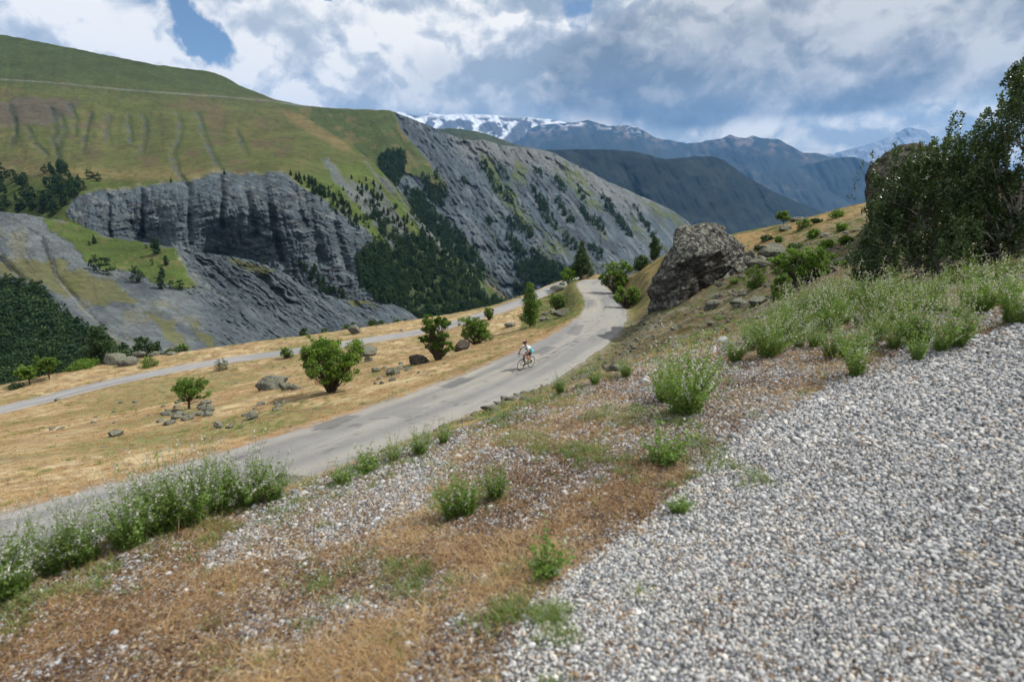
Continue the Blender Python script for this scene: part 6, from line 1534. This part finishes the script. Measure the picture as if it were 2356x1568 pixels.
f_ = MB(); f_.tube([st_, (.235, 0, .915)], .013, 6); part('seatpost', f_.mesh('seatpost', MT['metal'], True), bike)
f_ = MB(); tor(f_, (bb[0], -.045, bb[2]), .095, .006, n=24); tor(f_, (bb[0], -.045, bb[2]), .06, .005, n=20)
CA = math.radians(-35); pr_ = (bb[0] + .17 * math.cos(CA), bb[2] + .17 * math.sin(CA)); pl_ = (bb[0] - .17 * math.cos(CA), bb[2] - .17 * math.sin(CA))
f_.tube([(bb[0], -.06, bb[2]), (pr_[0], -.08, pr_[1])], .010, 6); f_.tube([(bb[0], .06, bb[2]), (pl_[0], .08, pl_[1])], .010, 6); f_.tube([(bb[0], -.07, bb[2]), (bb[0], .07, bb[2])], .015, 8)
f_.tube([(bb[0] , -.045, bb[2] + .095), (0, -.045, RWH + .03)], .004, 4); f_.tube([(bb[0], -.045, bb[2] - .095), (0, -.045, RWH - .03)], .004, 4)
f_.tube([(pr_[0], -.08, pr_[1]), (pr_[0], -.16, pr_[1])], .012, 6); f_.tube([(pl_[0], .08, pl_[1]), (pl_[0], .16, pl_[1])], .012, 6)
part('crankset', f_.mesh('crankset', MT['metal'], True), bike)
for nm, base_, dr in (('bottle', (.52, 0, .36), (.155, 0, .15)), ('bottle', (.385, 0, .40), (-.06, 0, .20))):
    f_ = MB(); b_ = np.array(base_); d_ = np.array(dr); f_.tube([b_, b_ + .02 * d_, b_ + d_ * .75, b_ + d_ * .8, b_ + d_ * .98, b_ + d_], [.002, .037, .037, .024, .020, .002], 10); part(nm, f_.mesh('bottle', MT['yellow'], True), bike)
# rider (same local frame)
per = bpy.data.objects.new('person', None); C.objects.link(per); per.location = bike.location; per.rotation_euler = bike.rotation_euler
tag(per, 'cyclist in white and turquoise jersey, black shorts and dark helmet riding the bicycle', 'person')
hipL, hipR = (.25, .085, .96), (.25, -.085, .96)
footR, footL = (pr_[0] + .02, -.12, pr_[1] + .05), (pl_[0] + .02, .12, pl_[1] + .05)
def knee(hip, ank, L1=.45, L2=.44):
    hx_, hz_ = hip[0], hip[2]; ax_, az_ = ank[0], ank[2]; d_ = min(math.hypot(ax_ - hx_, az_ - hz_), L1 + L2 - .005)
    a = math.acos((L1 * L1 + d_ * d_ - L2 * L2) / (2 * L1 * d_)); base = math.atan2(az_ - hz_, ax_ - hx_); return (hx_ + L1 * math.cos(base + a), (hip[1] + ank[1]) / 2, hz_ + L1 * math.sin(base + a))
ankR = (footR[0] - .10, footR[1], footR[2] + .09); ankL = (footL[0] - .10, footL[1], footL[2] + .09)
kR, kL = knee(hipR, ankR), knee(hipL, ankL)
shR, shL = (.70, -.18, 1.33), (.70, .18, 1.33); elR, elL = (.83, -.27, 1.10), (.83, .27, 1.10); haR, haL = (.965, -.215, .93), (.965, .215, .93)
pel, spn, chs, nek, hd0, hd1 = (.25, 0, .98), (.38, 0, 1.17), (.58, 0, 1.32), (.72, 0, 1.40), (.80, 0, 1.46), (.86, 0, 1.56)
mid = lambda a, b, t=.5: tuple(a[i] + (b[i] - a[i]) * t for i in range(3))
V_ = [pel, spn, chs, nek, hd0, hd1, shR, mid(shR, elR), elR, mid(elR, haR, .5), haR, shL, mid(shL, elL), elL, mid(elL, haL, .5), haL, hipR, mid(hipR, kR), kR, mid(kR, ankR, .3), ankR, hipL, mid(hipL, kL), kL, mid(kL, ankL, .3), ankL]
E_ = [(0, 1), (1, 2), (2, 3), (3, 4), (4, 5), (2, 6), (6, 7), (7, 8), (8, 9), (9, 10), (2, 11), (11, 12), (12, 13), (13, 14), (14, 15), (0, 16), (16, 17), (17, 18), (18, 19), (19, 20), (0, 21), (21, 22), (22, 23), (23, 24), (24, 25)]
R_ = [(.15, .11), (.14, .11), (.15, .12), .058, .07, .085, .062, .05, .042, .040, .028, .062, .05, .042, .040, .028, .095, .08, .058, .056, .036, .095, .08, .058, .056, .036]
body = part('body', chain_mesh('body', V_, E_, R_, MT['skin'], 0, 2), per)
# face: nose, ears
hc = np.array([.86, 0, 1.555])
V, F = IC[3]
def blobm(c, s_, mat, name='x', tilt=0): 
    P = V * np.array(s_); ct_, st__ = math.cos(tilt), math.sin(tilt); P = np.stack([P[:, 0] * ct_ - P[:, 2] * st__, P[:, 1], P[:, 0] * st__ + P[:, 2] * ct_], 1) + np.array(c); return mesh_np(name, P, F, mat, smooth=True)
part('head', blobm(hc, (.10, .077, .115), MT['skin'], 'head', -.3), per)
part('nose', blobm(hc + (.098, 0, -.03), (.022, .014, .024), MT['skin'], 'nose'), per)
for s_ in (-1, 1): part('ear', blobm(hc + (0, s_ * .078, -.01), (.022, .010, .032), MT['skin'], 'ear'), per)
part('sunglasses', blobm(hc + (.07, 0, .005), (.036, .070, .020), MT['black'], 'sunglasses'), per)
part('hair', blobm(hc + (-.03, 0, .01), (.088, .082, .105), MT['hair'], 'hair', -.2), per)
hm = mesh_np('helmet', (lambda P: np.where(P[:, 2:3] < -.1, P * np.array([1, 1, .25]), P))(V * 1.0) * np.array([.145, .098, .115]) + hc + (-.015, 0, .045), F, MT['helmet'], smooth=True); hmo = part('helmet', hm, per)
f_ = MB()
for s_ in (-.045, 0, .045):
    a = np.linspace(.5, 2.6, 9); f_.tube(np.stack([hc[0] - .015 + .150 * np.cos(a), np.full(9, s_), hc[2] + .045 + (.122 - abs(s_) * .35) * np.sin(a)], 1), .009, 5)
part('helmet_trim', f_.mesh('helmet_trim', MT['red'], True), hmo)
part('helmet_badge', blobm(hc + (.075, .0, .135), (.035, .03, .018), MT['white'], 'badge', -.6), hmo)
# clothing slightly proud of the body
Vj = [spn, chs, (.69, 0, 1.385), shR, mid(shR, elR, .6), shL, mid(shL, elL, .6), (.28, 0, 1.05)]
part('jersey', chain_mesh('jersey', Vj, [(7, 0), (0, 1), (1, 2), (1, 3), (3, 4), (1, 5), (5, 6)], [(.165, .13), (.175, .14), (.085, .08), .082, .066, .082, .066, (.165, .13)], MT['jersey'], 1, 2), per)
part('jersey_panel', chain_mesh('jersey_panel', [(.24, 0, 1.02), (.31, 0, 1.10), (.40, 0, 1.18), (.47, 0, 1.235)], [(0, 1), (1, 2), (2, 3)], [(.155, .125), (.170, .135), (.175, .137), (.168, .133)], MT['teal'], 1, 2), per)
part('shorts', chain_mesh('shorts', [(.25, 0, 1.0), (.24, 0, .95), hipR, mid(hipR, kR, .4), mid(hipR, kR, .75), hipL, mid(hipL, kL, .4), mid(hipL, kL, .75)], [(0, 1), (0, 2), (2, 3), (3, 4), (0, 5), (5, 6), (6, 7)], [(.165, .12), (.13, .08), .108, .096, .082, .108, .096, .082], MT['shorts'], 0, 2), per)
for s_, ha, el in ((-1, haR, elR), (1, haL, elL)):
    hd_ = part('hand', chain_mesh('hand', [mid(ha, el, .08), ha, (ha[0] + .05, ha[1], ha[2] - .005)], [(0, 1), (1, 2)], [.036, (.040, .026), (.042, .022)], MT['red'], 1, 1), per)
    for j in range(4):
        y_ = ha[1] + (j - 1.5) * .02; part('finger', chain_mesh('finger', [(ha[0] + .05, y_, ha[2]), (ha[0] + .085 - .004 * j, y_, ha[2] - .008), (ha[0] + .095 - .004 * j, y_, ha[2] - .04), (ha[0] + .07, y_, ha[2] - .055)], [(0, 1), (1, 2), (2, 3)], [.010, .0095, .009, .008], MT['skin'], 0, 1), hd_)
    part('thumb', chain_mesh('thumb', [(ha[0] + .0, ha[1] - s_ * .03, ha[2]), (ha[0] + .035, ha[1] - s_ * .048, ha[2] - .02), (ha[0] + .06, ha[1] - s_ * .035, ha[2] - .045)], [(0, 1), (1, 2)], [.012, .0105, .009], MT['skin'], 0, 1), hd_)
for ank, ft in ((ankR, footR), (ankL, footL)):
    part('shoe', chain_mesh('shoe', [(ank[0] - .03, ank[1], ank[2] - .01), (ank[0] - .02, ank[1], ft[2]), (ft[0], ft[1], ft[2] - .015), (ft[0] + .09, ft[1], ft[2] - .02)], [(0, 1), (1, 2), (2, 3)], [.045, (.042, .04), (.048, .035), (.038, .025)], MT['shoe'], 1, 2), per)
    part('sock', chain_mesh('sock', [(ank[0] - .01, ank[1], ank[2] + .07), (ank[0] - .02, ank[1], ank[2])], [(0, 1)], [.045, .042], MT['white'], 0, 1), per)
